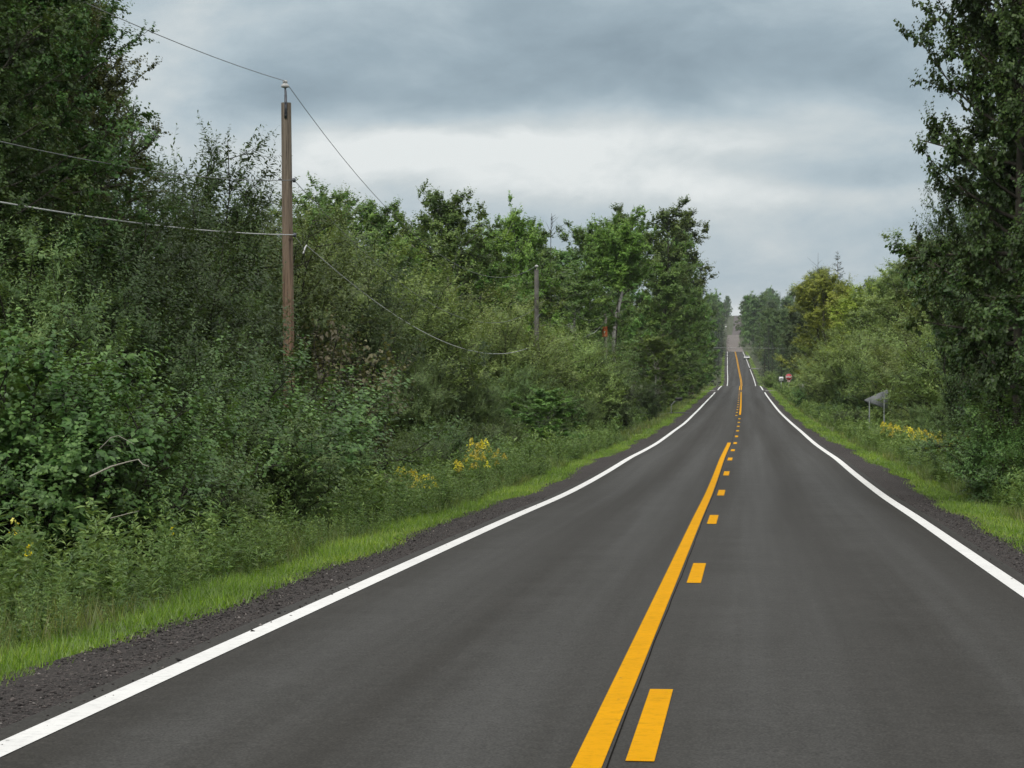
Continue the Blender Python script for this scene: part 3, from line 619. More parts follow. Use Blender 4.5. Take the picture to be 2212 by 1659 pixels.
kind('willow_sparse', shrub_mesh('willow_sparse', 34, 5.5, 1.3, 16, 14, 7, 18, .120, .050, spread=.34, up=.8, dome=.35, twig=.002, tips=1.5, low=.2), 5.5, 'willow_dark', 'twig', SH)
kind('alder_a', shrub_mesh('alder_a', 41, 2.6, 1.6, 26, 12, 8, 11, .074, .054, 4, .30, .55, .75, .04, .45, .0, .28, .4), 2.6, 'alder', 'twig', SH)
kind('alder_b', shrub_mesh('alder_b', 42, 2.6, 1.5, 24, 12, 8, 11, .084, .060, 6, .30, .55, .7, .04, .45, .0, .3, .45), 2.6, 'alder', 'twig', SH)
kind('alder_c', shrub_mesh('alder_c', 43, 2.4, 1.4, 26, 12, 8, 13, .090, .032, 4, .32, .5, .8, .04, .4, .0, .3, .5), 2.4, 'willow', 'twig', SH)
kind('pale_sapling', shrub_mesh('pale_sapling', 44, 2.6, .75, 7, 9, 3, 7, .085, .060, 6, .30, .55, .7, .1, .45, .004, .3, .7), 2.6, 'pink_leaf', 'twig', SH)
kind('orange_bush', shrub_mesh('orange_bush', 45, 2.6, 1.2, 12, 9, 4, 8, .14, .09, 4, .30, .55, .8, .05, .45, .0, .5, .5), 2.6, 'orange_leaf', 'twig', SH)
kind('mid_aspen_a', tree_mesh('mid_aspen_a', 51, 14, 3.5, .10, 60, 6, 13, 9, .18, .165, 4, .55, .6, 1.0, RND, (-5, 50), .12, clump=.4), 14, 'aspen', 'birch')
kind('mid_aspen_b', tree_mesh('mid_aspen_b', 52, 14, 3.2, .12, 54, 6, 13, 9, .18, .165, 4, .55, .6, 1.0, RND, (0, 50), .12, clump=.4), 14, 'aspen_bright', 'birch')
kind('sparse_aspen', tree_mesh('sparse_aspen', 53, 20, 3.2, .30, 40, 6, 10, 10, .24, .21, 4, .75, .6, 1.0, RND, (25, 58), .15, gap=.15, clump=.35, stems=2), 20, 'aspen_thin', 'bark')
kind('tall_aspen', tree_mesh('tall_aspen', 54, 20, 4.2, .08, 66, 6, 13, 9, .25, .23, 4, .70, .6, 1.0, RND, (-5, 50), .17, clump=.4), 20, 'aspen', 'bark')
kind('yellow_tree', tree_mesh('yellow_tree', 55, 13, 4.9, .05, 76, 7, 12, 9, .22, .15, 4, .70, .55, .9, lambda t: (1 - t ** 2.2) ** .6 * .95 + .05, (-5, 50), .12, clump=.4, stems=4), 13, 'yellowing', 'bark')
kind('round_tree', tree_mesh('round_tree', 56, 13, 4.3, .06, 72, 7, 12, 9, .22, .17, 4, .70, .6, .9, lambda t: (1 - t ** 2.4) ** .6 * .95 + .05, (-5, 50), .14, clump=.35, stems=3), 13, 'mixed', 'bark')
kind('olive_tree', tree_mesh('olive_tree', 57, 11, 3.1, .06, 66, 7, 12, 9, .16, .09, 4, .55, .5, .9, RND, (0, 55), .10, clump=.35, stems=3), 11, 'willow_olive', 'bark')
kind('far_tree_a', tree_mesh('far_tree_a', 61, 20, 5.0, .06, 50, 5, 9, 6, .50, .42, 4, 1.1, .6, .9, lambda t: (1 - t ** 2.0) ** .6 * .9 + .08, (-5, 50), .2, clump=.4), 20, 'mixed', 'bark')
kind('far_tree_b', tree_mesh('far_tree_b', 62, 20, 4.3, .08, 46, 5, 9, 6, .50, .42, 4, 1.1, .6, .9, RND, (0, 52), .2, clump=.4), 20, 'aspen', 'bark')
kind('spruce_a', spruce_mesh('spruce_a', 71), 14.0, 'spruce')
kind('spruce_b', spruce_mesh('spruce_b', 72, 14.0, 2.1, 30, 8, 15, .36, .14), 14.0, 'spruce')

prng = np.random.default_rng(77)
def plant(key, name, u, vtop, d, label, cat, group=None, wide=1.0, rz=None, leaf=None):
    """a plant whose foot stands on the ground d metres down the road, as tall as its top is seen"""
    (m0, m1), h, parts = KIND[key]
    g = G(u, d); top = W(u, vtop, d)[2]; hh = max(.6, top - g[2]); s = hh / h
    root = thing(name, g, label, cat, group, prng.uniform(0, 6.28) if rz is None else rz)
    root.scale = (s * wide, s * wide, hh / TOP[key])
    link(parts[0], m0, None, root); o = link(parts[1], m1, None, root)
    return root
# tall trees, near left
LT = 'tree'
plant('left_aspen', 'aspen_tree', 40, -330, 37, 'tall dark green aspen filling the upper left corner', LT)
plant('left_aspen', 'aspen_tree', -130, -420, 33, 'dark aspen cut off by the left edge behind the lowest cable', LT)
plant('brown_aspen', 'aspen_tree', 168, -40, 40, 'brownish thin-leaved aspen crown beside open sky, left of the tall utility pole', LT, wide=1.0)
plant('left_aspen', 'aspen_tree', 140, 60, 44, 'shorter dark aspen under the brownish aspen crown', LT, wide=1.05)
plant('left_aspen', 'aspen_tree', 70, -250, 47, 'dark aspen standing between the corner aspen and the brownish aspen', LT, wide=.95)
plant('left_aspen', 'aspen_tree', -30, 120, 35, 'dark lower aspen at the left edge above the willows', LT, wide=.9)
# willows, near left
WS = 'shrub'
plant('willow_b', 'willow_shrub', 130, 360, 38, 'broad dark willow crossed by the two lower lines on the left', WS, wide=1.05)
plant('willow_b', 'willow_shrub', 300, 330, 43, 'tall dark willow in front of the brownish aspen', WS, wide=.9)
plant('willow_sparse', 'willow_shrub', 452, 272, 55, 'thin dark willow whose leafy shoots stand up against the sky left of the pole', WS, wide=.8)
plant('willow_a', 'willow_shrub', 560, 400, 60, 'pale feathery willow directly left of the tall utility pole', WS)
plant('willow_b', 'willow_shrub', 345, 450, 40, 'dense dark willow below the thin shoots standing against the sky', WS)
plant('willow_a', 'willow_shrub', 10, 470, 30, 'dark willow under the lowest cable at the left frame edge', WS, wide=.9)
plant('willow_b', 'willow_shrub', 240, 520, 34, 'dark willow in the shade of the tall aspens, above the bleached fallen branch', WS)
plant('willow_a', 'willow_shrub', 440, 540, 46, 'grey-green willow standing left of the tall pole, under the lowest cable', WS, wide=.62)
# low broad-leaved thicket, near left
plant('alder_b', 'alder_shrub', 50, 690, 27, 'large-leaved bright alder at the left frame edge above the weeds', WS)
plant('alder_a', 'alder_shrub', 180, 800, 27, 'alder with small round leaves left of the bleached branch', WS)
plant('alder_a', 'alder_shrub', 320, 800, 30, 'green alder behind the bleached branch', WS)
plant('alder_a', 'alder_shrub', 450, 720, 37, 'dense green alder left of the pole foot', WS, wide=1.2)
plant('alder_a', 'alder_shrub', 600, 748, 43, 'green alder covering the foot of the tall pole', WS, wide=1.2)
plant('alder_c', 'willow_shrub', 545, 860, 35, 'low narrow-leaved willow in front of the pole foot', WS)
plant('alder_c', 'willow_shrub', 700, 900, 42, 'low grey-green willow above the tall verge grass', WS)
plant('pale_sapling', 'dogwood_sapling', 785, 715, 47, 'sapling with reddening leaves and a pale top right of the pole foot', 'sapling')
plant('pale_sapling', 'dogwood_sapling', 690, 660, 48, 'sapling with whitish leaves just right of the pole foot', 'sapling', wide=.8)
plant('alder_c', 'willow_shrub', 780, 930, 50, 'low willow below the reddening sapling', WS)
plant('alder_c', 'willow_shrub', 400, 960, 29, 'low leafy willow rising out of the weeds under the pole', WS)
# behind the pole
plant('willow_b', 'willow_shrub', 700, 470, 78, 'tall olive willow right of the tall pole', WS)
plant('willow_c', 'willow_shrub', 800, 490, 82, 'olive willow top under the sagging top wire', WS)
plant('willow_b', 'willow_shrub', 770, 650, 76, 'dark willow with bare inner stems behind the reddening sapling', WS, wide=1.1)
plant('willow_b', 'willow_shrub', 880, 570, 86, 'brownish dark willow left of the pale rounded willow', WS)
plant('willow_c', 'willow_shrub', 640, 440, 76, 'olive willow tips beside the tall pole', WS, wide=.7)
plant('willow_a', 'willow_shrub', 890, 770, 72, 'dark willow under the hanging phone cable', WS)
plant('willow_c', 'willow_shrub', 1010, 595, 110, 'pale rounded willow left of the grey second pole', WS, wide=1.1)
plant('willow_c', 'willow_shrub', 1105, 640, 106, 'pale rounded willow hiding the foot of the grey second pole', WS, wide=1.1)
plant('willow_a', 'willow_shrub', 1010, 805, 84, 'dark willow below the lowest point of the phone cable', WS, wide=1.1)
plant('willow_a', 'willow_shrub', 1120, 785, 98, 'green willow right of the hanging phone cable', WS, wide=1.1)
plant('willow_c', 'willow_shrub', 1215, 690, 114, 'feathery pale willow below the rusty transformer', WS)
plant('willow_a', 'willow_shrub', 1290, 722, 130, 'grey-green willow under the white birch trunk', WS)
plant('willow_a', 'willow_shrub', 1240, 830, 104, 'dark rounded willow behind the small roadside tree', WS)
plant('willow_b', 'willow_shrub', 1330, 800, 132, 'dark willow left of the near mailbox', WS)
plant('alder_c', 'willow_shrub', 900, 930, 58, 'dark low willow left of the yellow goldenrod patch', WS, wide=1.1)
plant('alder_a', 'alder_shrub', 960, 900, 66, 'dark low alder behind the goldenrod patch', WS, wide=1.2)
plant('alder_c', 'willow_shrub', 1055, 900, 76, 'small willow between goldenrod patch and small roadside tree', WS, wide=1.2)
plant('mid_aspen_a', 'roadside_tree', 1185, 835, 84, 'small dark tree on thin stems at the grass edge', 'tree', wide=2.0)
# trees of the skyline, left
plant('mid_aspen_a', 'aspen_tree', 700, 395, 105, 'leafy green tree crown just right of the tall pole on the skyline', LT)
plant('mid_aspen_a', 'aspen_tree', 815, 420, 112, 'round dark tree crown where the top wire enters the trees', LT)
plant('sparse_aspen', 'aspen_tree', 890, 465, 130, 'thin grey-green tree left of the broad green aspen', LT)
plant('mid_aspen_a', 'aspen_tree', 970, 398, 125, 'broad green aspen standing highest left of the second pole', LT, wide=.95)
plant('mid_aspen_b', 'aspen_tree', 1060, 470, 138, 'bright green aspen right of the broad green aspen', LT)
plant('mid_aspen_b', 'aspen_tree', 1115, 430, 150, 'slim bright aspen with a pointed top above the second pole', LT, wide=.8)
plant('sparse_aspen', 'aspen_tree', 1185, 470, 165, 'aspen with thin foliage and a bare dead tip', LT)
plant('tall_aspen', 'aspen_tree', 1270, 480, 200, 'green aspen above the rusty transformer', LT)
plant('tall_aspen', 'aspen_tree', 1325, 485, 215, 'dark aspen directly behind the birch', LT, wide=.9)
plant('sparse_aspen', 'aspen_tree', 1375, 440, 232, 'tall thin aspen with sky showing through, right of the birch crown', LT)
plant('sparse_aspen', 'aspen_tree', 1425, 425, 250, 'highest thin aspen of the row, sky showing between its limbs', LT, wide=1.1, rz=1.0)
plant('sparse_aspen', 'aspen_tree', 1496, 450, 295, 'last thin aspen of the row, leaning over the road gap', LT, wide=1.15, rz=2.2)
plant('tall_aspen', 'aspen_tree', 1450, 505, 262, 'dense aspen between the last two thin aspens of the row', LT, wide=.8)
plant('mid_aspen_a', 'aspen_tree', 1240, 575, 165, 'green tree between the second pole and the transformer', LT, wide=1.2)
plant('mid_aspen_a', 'aspen_tree', 1060, 560, 135, 'low green tree behind the pale willows', LT, wide=1.2)
plant('tall_aspen', 'aspen_tree', 1430, 570, 225, 'leafy green aspen below the thin aspens', LT, wide=1.1)
plant('tall_aspen', 'aspen_tree', 1490, 615, 290, 'green aspen bulging over the left shoulder before the crossing', LT, wide=1.05)
plant('mid_aspen_b', 'aspen_tree', 1415, 715, 190, 'bright rounded young aspen right of the birch trunk', LT, wide=1.5)
plant('mid_aspen_a', 'aspen_tree', 1465, 745, 255, 'dark young aspen behind the near mailbox', LT, wide=1.6)
plant('tall_aspen', 'aspen_tree', 1515, 660, 345, 'green tree at the far left corner of the crossing', LT, wide=.9)
plant('willow_b', 'willow_shrub', 1400, 820, 165, 'dark shrub just left of the near mailbox', WS, wide=1.1)
plant('willow_c', 'willow_shrub', 1500, 800, 300, 'small yellowish shrub left of the crossing', WS)
plant('olive_tree', 'young_tree', 1530, 770, 400, 'small light green tree beyond the left side road', 'tree', wide=1.3)
plant('mid_aspen_b', 'aspen_tree', 1000, 525, 142, 'green aspen below the broad highest aspen, behind the pale willows', LT, wide=1.5)
plant('mid_aspen_a', 'aspen_tree', 1100, 545, 152, 'dark aspen directly behind the grey second pole', LT, wide=1.5)
plant('mid_aspen_a', 'aspen_tree', 1180, 530, 172, 'dense aspen below the bare dead treetop', LT, wide=1.5)
plant('mid_aspen_a', 'aspen_tree', 880, 520, 125, 'dark aspen behind the olive willows, right of the round dark crown', LT, wide=1.4)
# right of the road
plant('near_poplar', 'poplar_tree', 2195, -620, 52, 'large-leaved poplar reaching out of the upper right corner', LT, wide=.68)
plant('near_poplar_b', 'poplar_tree', 2270, -330, 55, 'poplar standing behind the corner poplar, its crown merging with it', LT, wide=.95)
plant('near_poplar_b', 'poplar_tree', 2400, -200, 48, 'dark poplar cut off by the right edge', LT)
plant('near_poplar_b', 'poplar_tree', 2180, 330, 62, 'shorter poplar with large shiny leaves at the right edge', LT, wide=.72)
plant('willow_sparse', 'willow_shrub', 2088, 350, 66, 'airy pale willow showing sky beside the right-hand poplar', WS, wide=.5)
plant('olive_tree', 'willow_tree', 1985, 500, 165, 'tall brownish-green tree on the skyline left of the large poplar', LT, wide=1.3)
plant('olive_tree', 'willow_tree', 1935, 565, 205, 'brownish-olive tree on the skyline between olive tree and yellow tree', LT)
plant('olive_tree', 'willow_tree', 2045, 510, 130, 'olive tree beside the lower leaves of the large poplar', LT, wide=1.3)
plant('yellow_tree', 'yellowing_tree', 1795, 585, 258, 'broad yellow-green tree right of the stop sign', LT, wide=1.12)
plant('round_tree', 'maple_tree', 1758, 580, 400, 'dark tree top behind the yellow-green tree', LT)
plant('spruce_b', 'spruce_tree', 1810, 545, 340, 'narrow dark spire rising behind the yellow-green tree', LT)
plant('yellow_tree', 'yellowing_tree', 1880, 600, 232, 'yellow-green tree right of the broad yellow-green tree, a little lower', LT, wide=1.15)
plant('olive_tree', 'willow_tree', 1890, 660, 190, 'olive willow tree above the grey triangular sign', LT, wide=1.5)
plant('willow_c', 'willow_shrub', 1960, 690, 130, 'pale feathery willow above and right of the triangular sign', WS, wide=1.1)
plant('willow_a', 'willow_shrub', 2050, 720, 100, 'green willow between triangular sign and large poplar', WS, wide=1.1)
plant('willow_b', 'willow_shrub', 1880, 770, 156, 'dark willow directly behind the triangular sign', WS, wide=1.2)
plant('willow_a', 'willow_shrub', 1790, 790, 205, 'green willow left of the triangular sign', WS, wide=1.2)
plant('alder_a', 'alder_shrub', 1800, 865, 160, 'low bright shrub left of the sign posts', WS, wide=1.3)
plant('alder_c', 'willow_shrub', 1835, 880, 132, 'low leafy shrub close left of the sign posts', WS, wide=1.3)
plant('willow_c', 'willow_shrub', 1975, 868, 106, 'grey-green willow covering the foot of the right sign post', WS, wide=1.0)
plant('willow_a', 'willow_shrub', 2050, 850, 84, 'dense green willow behind the right-hand goldenrod patch', WS, wide=1.2)
plant('willow_b', 'willow_shrub', 2140, 830, 66, 'dark willow below the large poplar', WS, wide=1.2)
plant('alder_b', 'alder_shrub', 2205, 960, 46, 'large-leaved alder at the right frame edge', WS, wide=1.1)
plant('willow_a', 'willow_shrub', 2240, 700, 56, 'tall dark willow cut by the right frame edge', WS)
plant('alder_a', 'alder_shrub', 1741, 818, 207, 'small shrub whose leaves cover most of a pale sign right of the road', WS, wide=.8)
plant('alder_b', 'alder_shrub', 2165, 925, 48, 'large-leaved alder under the large poplar, above the right-hand grass', WS, wide=1.0)
plant('alder_a', 'alder_shrub', 2100, 900, 60, 'round-leaved alder right of the right-hand goldenrod', WS, wide=1.2)
plant('willow_b', 'willow_shrub', 2200, 790, 56, 'dark willow around the trunk of the large poplar', WS, wide=1.0)
plant('willow_c', 'willow_shrub', 1850, 700, 178, 'bright olive willow between the yellow-green trees and the triangular sign', WS, wide=1.3)
plant('willow_c', 'willow_shrub', 2030, 650, 120, 'tall olive willow left of the large poplar', WS, wide=1.1)
plant('willow_c', 'willow_shrub', 2110, 600, 90, 'tall olive willow partly behind the large poplar', WS, wide=1.0)
plant('willow_c', 'willow_shrub', 1800, 745, 240, 'yellowish willow at the foot of the broad yellow-green tree', WS, wide=1.3)
plant('alder_a', 'alder_shrub', 2190, 845, 49, 'round-leaved alder close around the foot of the large poplar', WS, wide=1.1)
plant('orange_bush', 'dying_bush', 1770, 822, 240, 'orange and yellow dying bush among green shrubs right of the road', WS)
plant('spruce_a', 'spruce_tree', 1688, 735, 400, 'blue-green spruce behind the stop sign', LT, wide=1.25)
plant('spruce_a', 'spruce_tree', 1668, 745, 440, 'spruce left of the white route sign', LT)
plant('willow_c', 'willow_shrub', 1662, 800, 372, 'small yellowish shrub beyond the right side road', WS)
# trees along the far road
spots = [(1552, 690, 730), (1543, 700, 640), (1560, 672, 860), (1536, 690, 560)]
for k, (u, v, d) in enumerate(spots):
    plant('spruce_a' if k % 2 == 0 else 'spruce_b', 'spruce_tree', u, v, d, 'dark spruce in the row left of the far painted road', LT, 'spruces left of the far road', wide=1.1)
for u, v, d in ((1640, 690, 800), (1628, 705, 1080), (1660, 700, 620), (1652, 725, 560)):
    plant('spruce_b', 'spruce_tree', u, v, d, 'dark spruce among the leafy trees right of the far road', LT, 'spruces right of the far road', wide=1.2)
frng = np.random.default_rng(8)
def far_row(side, d0, d1, n, o0, o1, h0, h1, label, group):
    for k in range(n):
        d = d0 * (d1 / d0) ** ((k + frng.random()) / n); o = side * (o0 + (o1 - o0) * frng.random() ** 1.4); x = float(CX(d)) + o
        key = 'far_tree_a' if frng.random() < .5 else 'far_tree_b'
        if frng.random() < .18: key = 'spruce_a'
        (m0, m1), h, parts = KIND[key]; s = frng.uniform(h0, h1) / h
        root = thing('forest_tree', (x, d, float(ground(x, d))), label, LT, group, frng.uniform(0, 6.28)); wd = s * frng.uniform(.8, 1.1) * (1.25 if key == 'spruce_a' else 1)
        root.scale = (wd, wd, s); link(parts[0], m0, None, root); link(parts[1], m1, None, root)
far_row(-1, 430, 1000, 34, 11, 40, 11, 17, 'green tree in the woods left of the far painted road', 'trees left of the far painted road')
far_row(1, 430, 1000, 46, 9.5, 50, 11, 18, 'green tree in the woods right of the far painted road', 'trees right of the far painted road')
far_row(-1, 1000, 2480, 50, 9.5, 60, 18, 25, 'hazy tree in the far woods left of the gravel road', 'trees left of the gravel road')
far_row(1, 1000, 2480, 70, 8.0, 100, 19, 26, 'hazy tree in the far woods right of the gravel road', 'trees right of the gravel road')
for side, lab, grp in ((-1, 'low leafy shrub under the trees left of the far painted road', 'shrubs left of the far painted road'), (1, 'low leafy shrub under the trees right of the far painted road', 'shrubs right of the far painted road')):
    for k in range(26):
        d = 425 * (1000 / 425) ** ((k + frng.random()) / 26)
        if side > 0 and abs(d - 694) < 12: continue
        o = side * frng.uniform(7.6, 11.5); x = float(CX(d)) + o; (m0, m1), h, parts = KIND[('willow_a', 'willow_b', 'willow_c')[k % 3]]; s = frng.uniform(2.6, 5.2) / h
        root = thing('willow_shrub', (x, d, float(ground(x, d))), lab, WS, grp, frng.uniform(0, 6.28)); root.scale = (s * 1.35, s * 1.35, s); link(parts[0], m0, None, root); link(parts[1], m1, None, root)
for side, d, o, key, hh in ((-1, 12, 9, 'alder_a', 2.8), (-1, 16, 11, 'willow_a', 4.6), (-1, 19, 8.8, 'alder_c', 2.4), (-1, 21, 12, 'willow_b', 5.2), (-1, 24, 15, 'willow_a', 5.5), (-1, 8, 12, 'willow_b', 4.8),
                           (1, 14, 9.5, 'willow_a', 4.4), (1, 20, 8.8, 'alder_a', 2.8), (1, 26, 9.8, 'willow_b', 5.0), (1, 34, 9.2, 'willow_a', 4.6)):
    x = float(CX(d)) + side * o; (m0, m1), h, parts = KIND[key]; root = thing('willow_shrub', (x, d, float(ground(x, d))), 'leafy shrub of the roadside thicket nearest the viewer, at or past the frame edge', WS, 'nearest roadside shrubs', d * 1.7)
    root.scale = (hh / h,) * 3; link(parts[0], m0, None, root); link(parts[1], m1, None, root)
for side, d, o in ((-1, 14, 17), (-1, 22, 21), (-1, 30, 18), (-1, 38, 26), (-1, 48, 22), (-1, 58, 30), (-1, 28, 33), (-1, 75, 38), (1, 18, 15), (1, 30, 14), (1, 42, 19)):
    x = float(CX(d)) + side * o; (m0, m1), h, parts = KIND[('mid_aspen_a', 'round_tree')[int(d) % 2]]; hh = 9.0 + (d * 7 % 5) * .6
    root = thing('aspen_tree', (x, d, float(ground(x, d))), 'tree of the wood behind the nearest roadside shrubs', LT, 'trees behind the nearest shrubs', d * 2.3)
    root.scale = (hh / h * 1.2, hh / h * 1.2, hh / h); link(parts[0], m0, None, root); link(parts[1], m1, None, root)
# trees filling in behind the roadside rows
for side, n, lab, grp in ((-1, 34, 'green tree standing behind the roadside willows on the left', 'trees behind the left willows'), (1, 26, 'green tree standing behind the roadside willows on the right', 'trees behind the right willows')):
    for k in range(n):
        d = 60 * (420 / 60) ** ((k + frng.random()) / n); o = side * frng.uniform(15, 34) * (1 + d / 400); x = float(CX(d)) + o
        hh = min(frng.uniform(5.5, 8.5) if d < 110 else frng.uniform(8, 12), 30)
        (m0, m1), h, parts = KIND[('mid_aspen_a', 'round_tree', 'tall_aspen')[k % 3]]; s = hh / h
        root = thing('aspen_tree', (x, d, float(ground(x, d))), lab, LT, grp, frng.uniform(0, 6.28)); root.scale = (s * 1.3, s * 1.3, s)
        link(parts[0], m0, None, root); link(parts[1], m1, None, root)

# ------------------------------------------------------------------ grass and weeds
def blades(mb, rng, x, d, h, wd, lean=.45, tint=.5):
    n = len(x); P = np.stack([x, d, ground(x, d) - .01], -1)
    A = unit(np.stack([rng.normal(0, lean, n), rng.normal(0, lean, n), np.ones(n)], -1)); N = unit(rng.normal(size=(n, 3)) * [1, 1, .3])
    mb.leaves(P, A, N, h, wd, tint, 4, 0.1)
def verge_grass():
    rng = np.random.default_rng(3); mb = MB()
    for sgn, o0 in ((-1, 4.36), (1, 4.08)):
        for a, b, dens, wd in ((3, 30, 1000, .010), (30, 55, 750, .014), (55, 100, 300, .022), (100, 200, 90, .040), (200, 420, 26, .08), (420, 1000, 5, .2)):
            n = int((b - a) * 1.5 * dens); d = rng.uniform(a, b, n)
            q = rng.random(n); o = o0 + q * (.72 if sgn < 0 else 1.2) + .10 * np.sin(d * .21 + sgn) + .07 * np.sin(d * .63 + 2 * sgn) + .08 * rng.normal(size=n)
            if sgn > 0: o += .35 * bump(d, 75, 25, 20)
            keep = (np.sin(d * 2.1 + o * 3) + np.sin(d * .83 - o * 5) + rng.normal(0, .8, n) > -1.3) & ~((np.abs(d - 336) < 5)) & ~((sgn < 0) & (np.abs(d - 183) < 3)) & ~((sgn > 0) & (np.abs(d - 694) < 5))
            o, d, q = o[keep], d[keep], q[keep]; n = len(o)
            x = CX(d) + sgn * o; h = rng.uniform(.06, .16, n) * (.7 + .9 * q) * (1 + .25 * np.sin(d * .9))
            blades(mb, rng, x, d, h, wd * rng.uniform(.7, 1.3, n), .5, np.clip(.45 + .16 * np.sin(d * .31 + 2 * sgn) + .12 * np.sin(d * 1.9 + o * 4) + rng.normal(0, .24, n), 0, 1))
    return mb.mesh('grass')
tag(link('grass', verge_grass(), MT['grass']), 'short bright green grass edging both gravel shoulders', 'grass', kind='stuff')
def tall_grass():
    rng = np.random.default_rng(4); mb = MB()
    for sgn in (-1, 1):
        for a, b, dens, wd in ((4, 35, 120, .009), (35, 60, 90, .014), (60, 110, 45, .026), (110, 220, 18, .05), (220, 420, 7, .1)):
            n = int((b - a) * 2.6 * dens); d = rng.uniform(a, b, n); o = (4.95 if sgn < 0 else 5.1) + 2.6 * rng.random(n) ** 1.5
            keep = ~(np.abs(d - 336) < 6) & ~((sgn < 0) & (np.abs(d - 183) < 4)); o, d = o[keep], d[keep]; n = len(o)
            h = rng.uniform(.25, .65, n) * (.75 + .35 * np.sin(d * .5 + sgn)) * np.clip(.55 + (o - 4.95) / 1.2, 0, 1)
            blades(mb, rng, CX(d) + sgn * o, d, h, wd * rng.uniform(.7, 1.2, n), .32, np.clip(rng.normal(.35, .25, n) + .25 * (np.sin(d * .17 + sgn * 1.3) > .4), 0, 1))
    return mb.mesh('tall_grass')
tag(link('tall_grass', tall_grass(), MT['dry_grass']), 'tall seeding grass behind the mown green edge', 'grass', kind='stuff')
def herb_template(rng, H, nl, L, Wd):
    wb, lb = MB(), MB()
    for s in range(rng.integers(1, 4)):
        az = rng.uniform(0, 6.28); k = rng.uniform(.0, .22)
        t = np.linspace(0, 1, 4); hs = H * rng.uniform(.75, 1.05)
        SP = np.stack([np.cos(az) * k * t ** 1.5 * H, np.sin(az) * k * t ** 1.5 * H, t * hs], -1); wb.tube(SP, .004 * (1.2 - t), 3, False)
        q = .12 + .88 * rng.random(nl); b = np.stack([np.interp(q, t, SP[:, c]) for c in range(3)], -1)
        a = rng.uniform(0, 6.28, nl); A = np.stack([np.cos(a), np.sin(a), rng.uniform(-.2, .9, nl)], -1)
        lb.leaves(b, A, np.array([0, 0, 1.]) + rng.normal(0, .45, (nl, 3)), L * rng.uniform(.6, 1.2, nl) * (1.15 - .5 * q), Wd * rng.uniform(.7, 1.2, nl) * (1.15 - .5 * q), rng.normal(.42, .22, nl) + .25 * (q - .5))
    return wb, lb
def undergrowth():
    rng = np.random.default_rng(6); out = MB()
    temps = []
    for k in range(9):
        wb, lb = herb_template(rng, 1.0, 44, (.105, .12, .155)[k % 3], (.026, .042, .024)[k % 3])
        temps.append((np.concatenate(lb.V), np.concatenate(lb.T)))
    for sgn in (-1, 1):
        for a, b, dens, fat in ((4, 32, 15, 1.0), (32, 60, 13, 1.15), (60, 110, 6, 1.6), (110, 200, 2.2, 2.4), (200, 420, .6, 3.8)):
            n = int((b - a) * 3.6 * dens); d = rng.uniform(a, b, n); o = (4.98 if sgn < 0 else 5.3) + 4.1 * rng.random(n) ** 1.4
            for x, dd, oo in zip(CX(d) + sgn * o, d, o):
                if abs(dd - 336) < 7 or (sgn < 0 and (abs(dd - 183) < 4 or (dd > 105 and oo < 6.3))): continue
                V, T = temps[rng.integers(len(temps))]; s = rng.uniform(.55, 1.15) * min(1.25, .72 + (oo - 4.98) * .48) * (.85 + .25 * math.sin(dd * .37 + oo)); a0 = rng.uniform(0, 6.28); ca, sa = math.cos(a0), math.sin(a0)
                Q = V.reshape(-1, 4, 3); c = Q[:, :1]; Q = c + (Q - c) * fat; Q = Q.reshape(-1, 3) * s
                Wv = np.stack([Q[:, 0] * ca - Q[:, 1] * sa + x, Q[:, 0] * sa + Q[:, 1] * ca + dd, Q[:, 2] + float(ground(x, dd))], -1)
                m = len(T); out.V.append(Wv); out.I.append(np.arange(4 * m) + out.n); out.Cn.append(np.full(m, 4)); out.T.append(np.clip(T + rng.normal(0, .20) + (.22 if sgn > 0 else .0), 0, 1)); out.n += 4 * m
    return out.mesh('undergrowth')
tag(link('undergrowth', undergrowth(), MT['herb']), 'tangled leafy weeds between grass and shrubs on both sides', 'weeds', kind='stuff')

# goldenrod: plants with yellow heads that can be told apart
def goldenrod_meshes(seed, stems=6, nfl=40):
    rng = np.random.default_rng(seed); wb, lb, heads = MB(), MB(), []
    for s in range(stems):
        az = rng.uniform(0, 6.28); r = rng.uniform(0, .16); H = rng.uniform(.95, 1.3); t = np.linspace(0, 1, 5)
        SP = np.stack([np.cos(az) * (r + .12 * t ** 2), np.sin(az) * (r + .12 * t ** 2), t * H], -1); wb.tube(SP, .005 * (1.3 - t), 4, False)
        nl = 46; q = .1 + .82 * rng.random(nl); b = np.stack([np.interp(q, t, SP[:, c]) for c in range(3)], -1); a = rng.uniform(0, 6.28, nl)
        lb.leaves(b, np.stack([np.cos(a), np.sin(a), rng.uniform(-.2, .8, nl)], -1), np.array([0, 0, 1.]) + rng.normal(0, .4, (nl, 3)), .11, .020, rng.normal(.7, .2, nl))
        fb = MB(); nf = nfl; f = rng.random(nf); aa = rng.uniform(0, 6.28, nf)
        c = SP[-1] + np.stack([np.cos(aa) * .10 * (1 - f), np.sin(aa) * .10 * (1 - f), -.10 + .17 * f], -1)
        fb.leaves(c, rng.normal(size=(nf, 3)), rng.normal(size=(nf, 3)), .044, .040, rng.random(nf)); heads.append(fb.mesh('goldenrod_flower'))
    return wb.mesh('goldenrod_stem'), lb.mesh('goldenrod_leaves'), heads
GR = [goldenrod_meshes(k) for k in (1, 2, 3)] + [goldenrod_meshes(4, 2, 11)]
for a, b, c in GR:
    a.materials.append(MT['green_stem']); b.materials.append(MT['herb'])
    for e in c: e.materials.append(MT['flower'])
grng = np.random.default_rng(21)
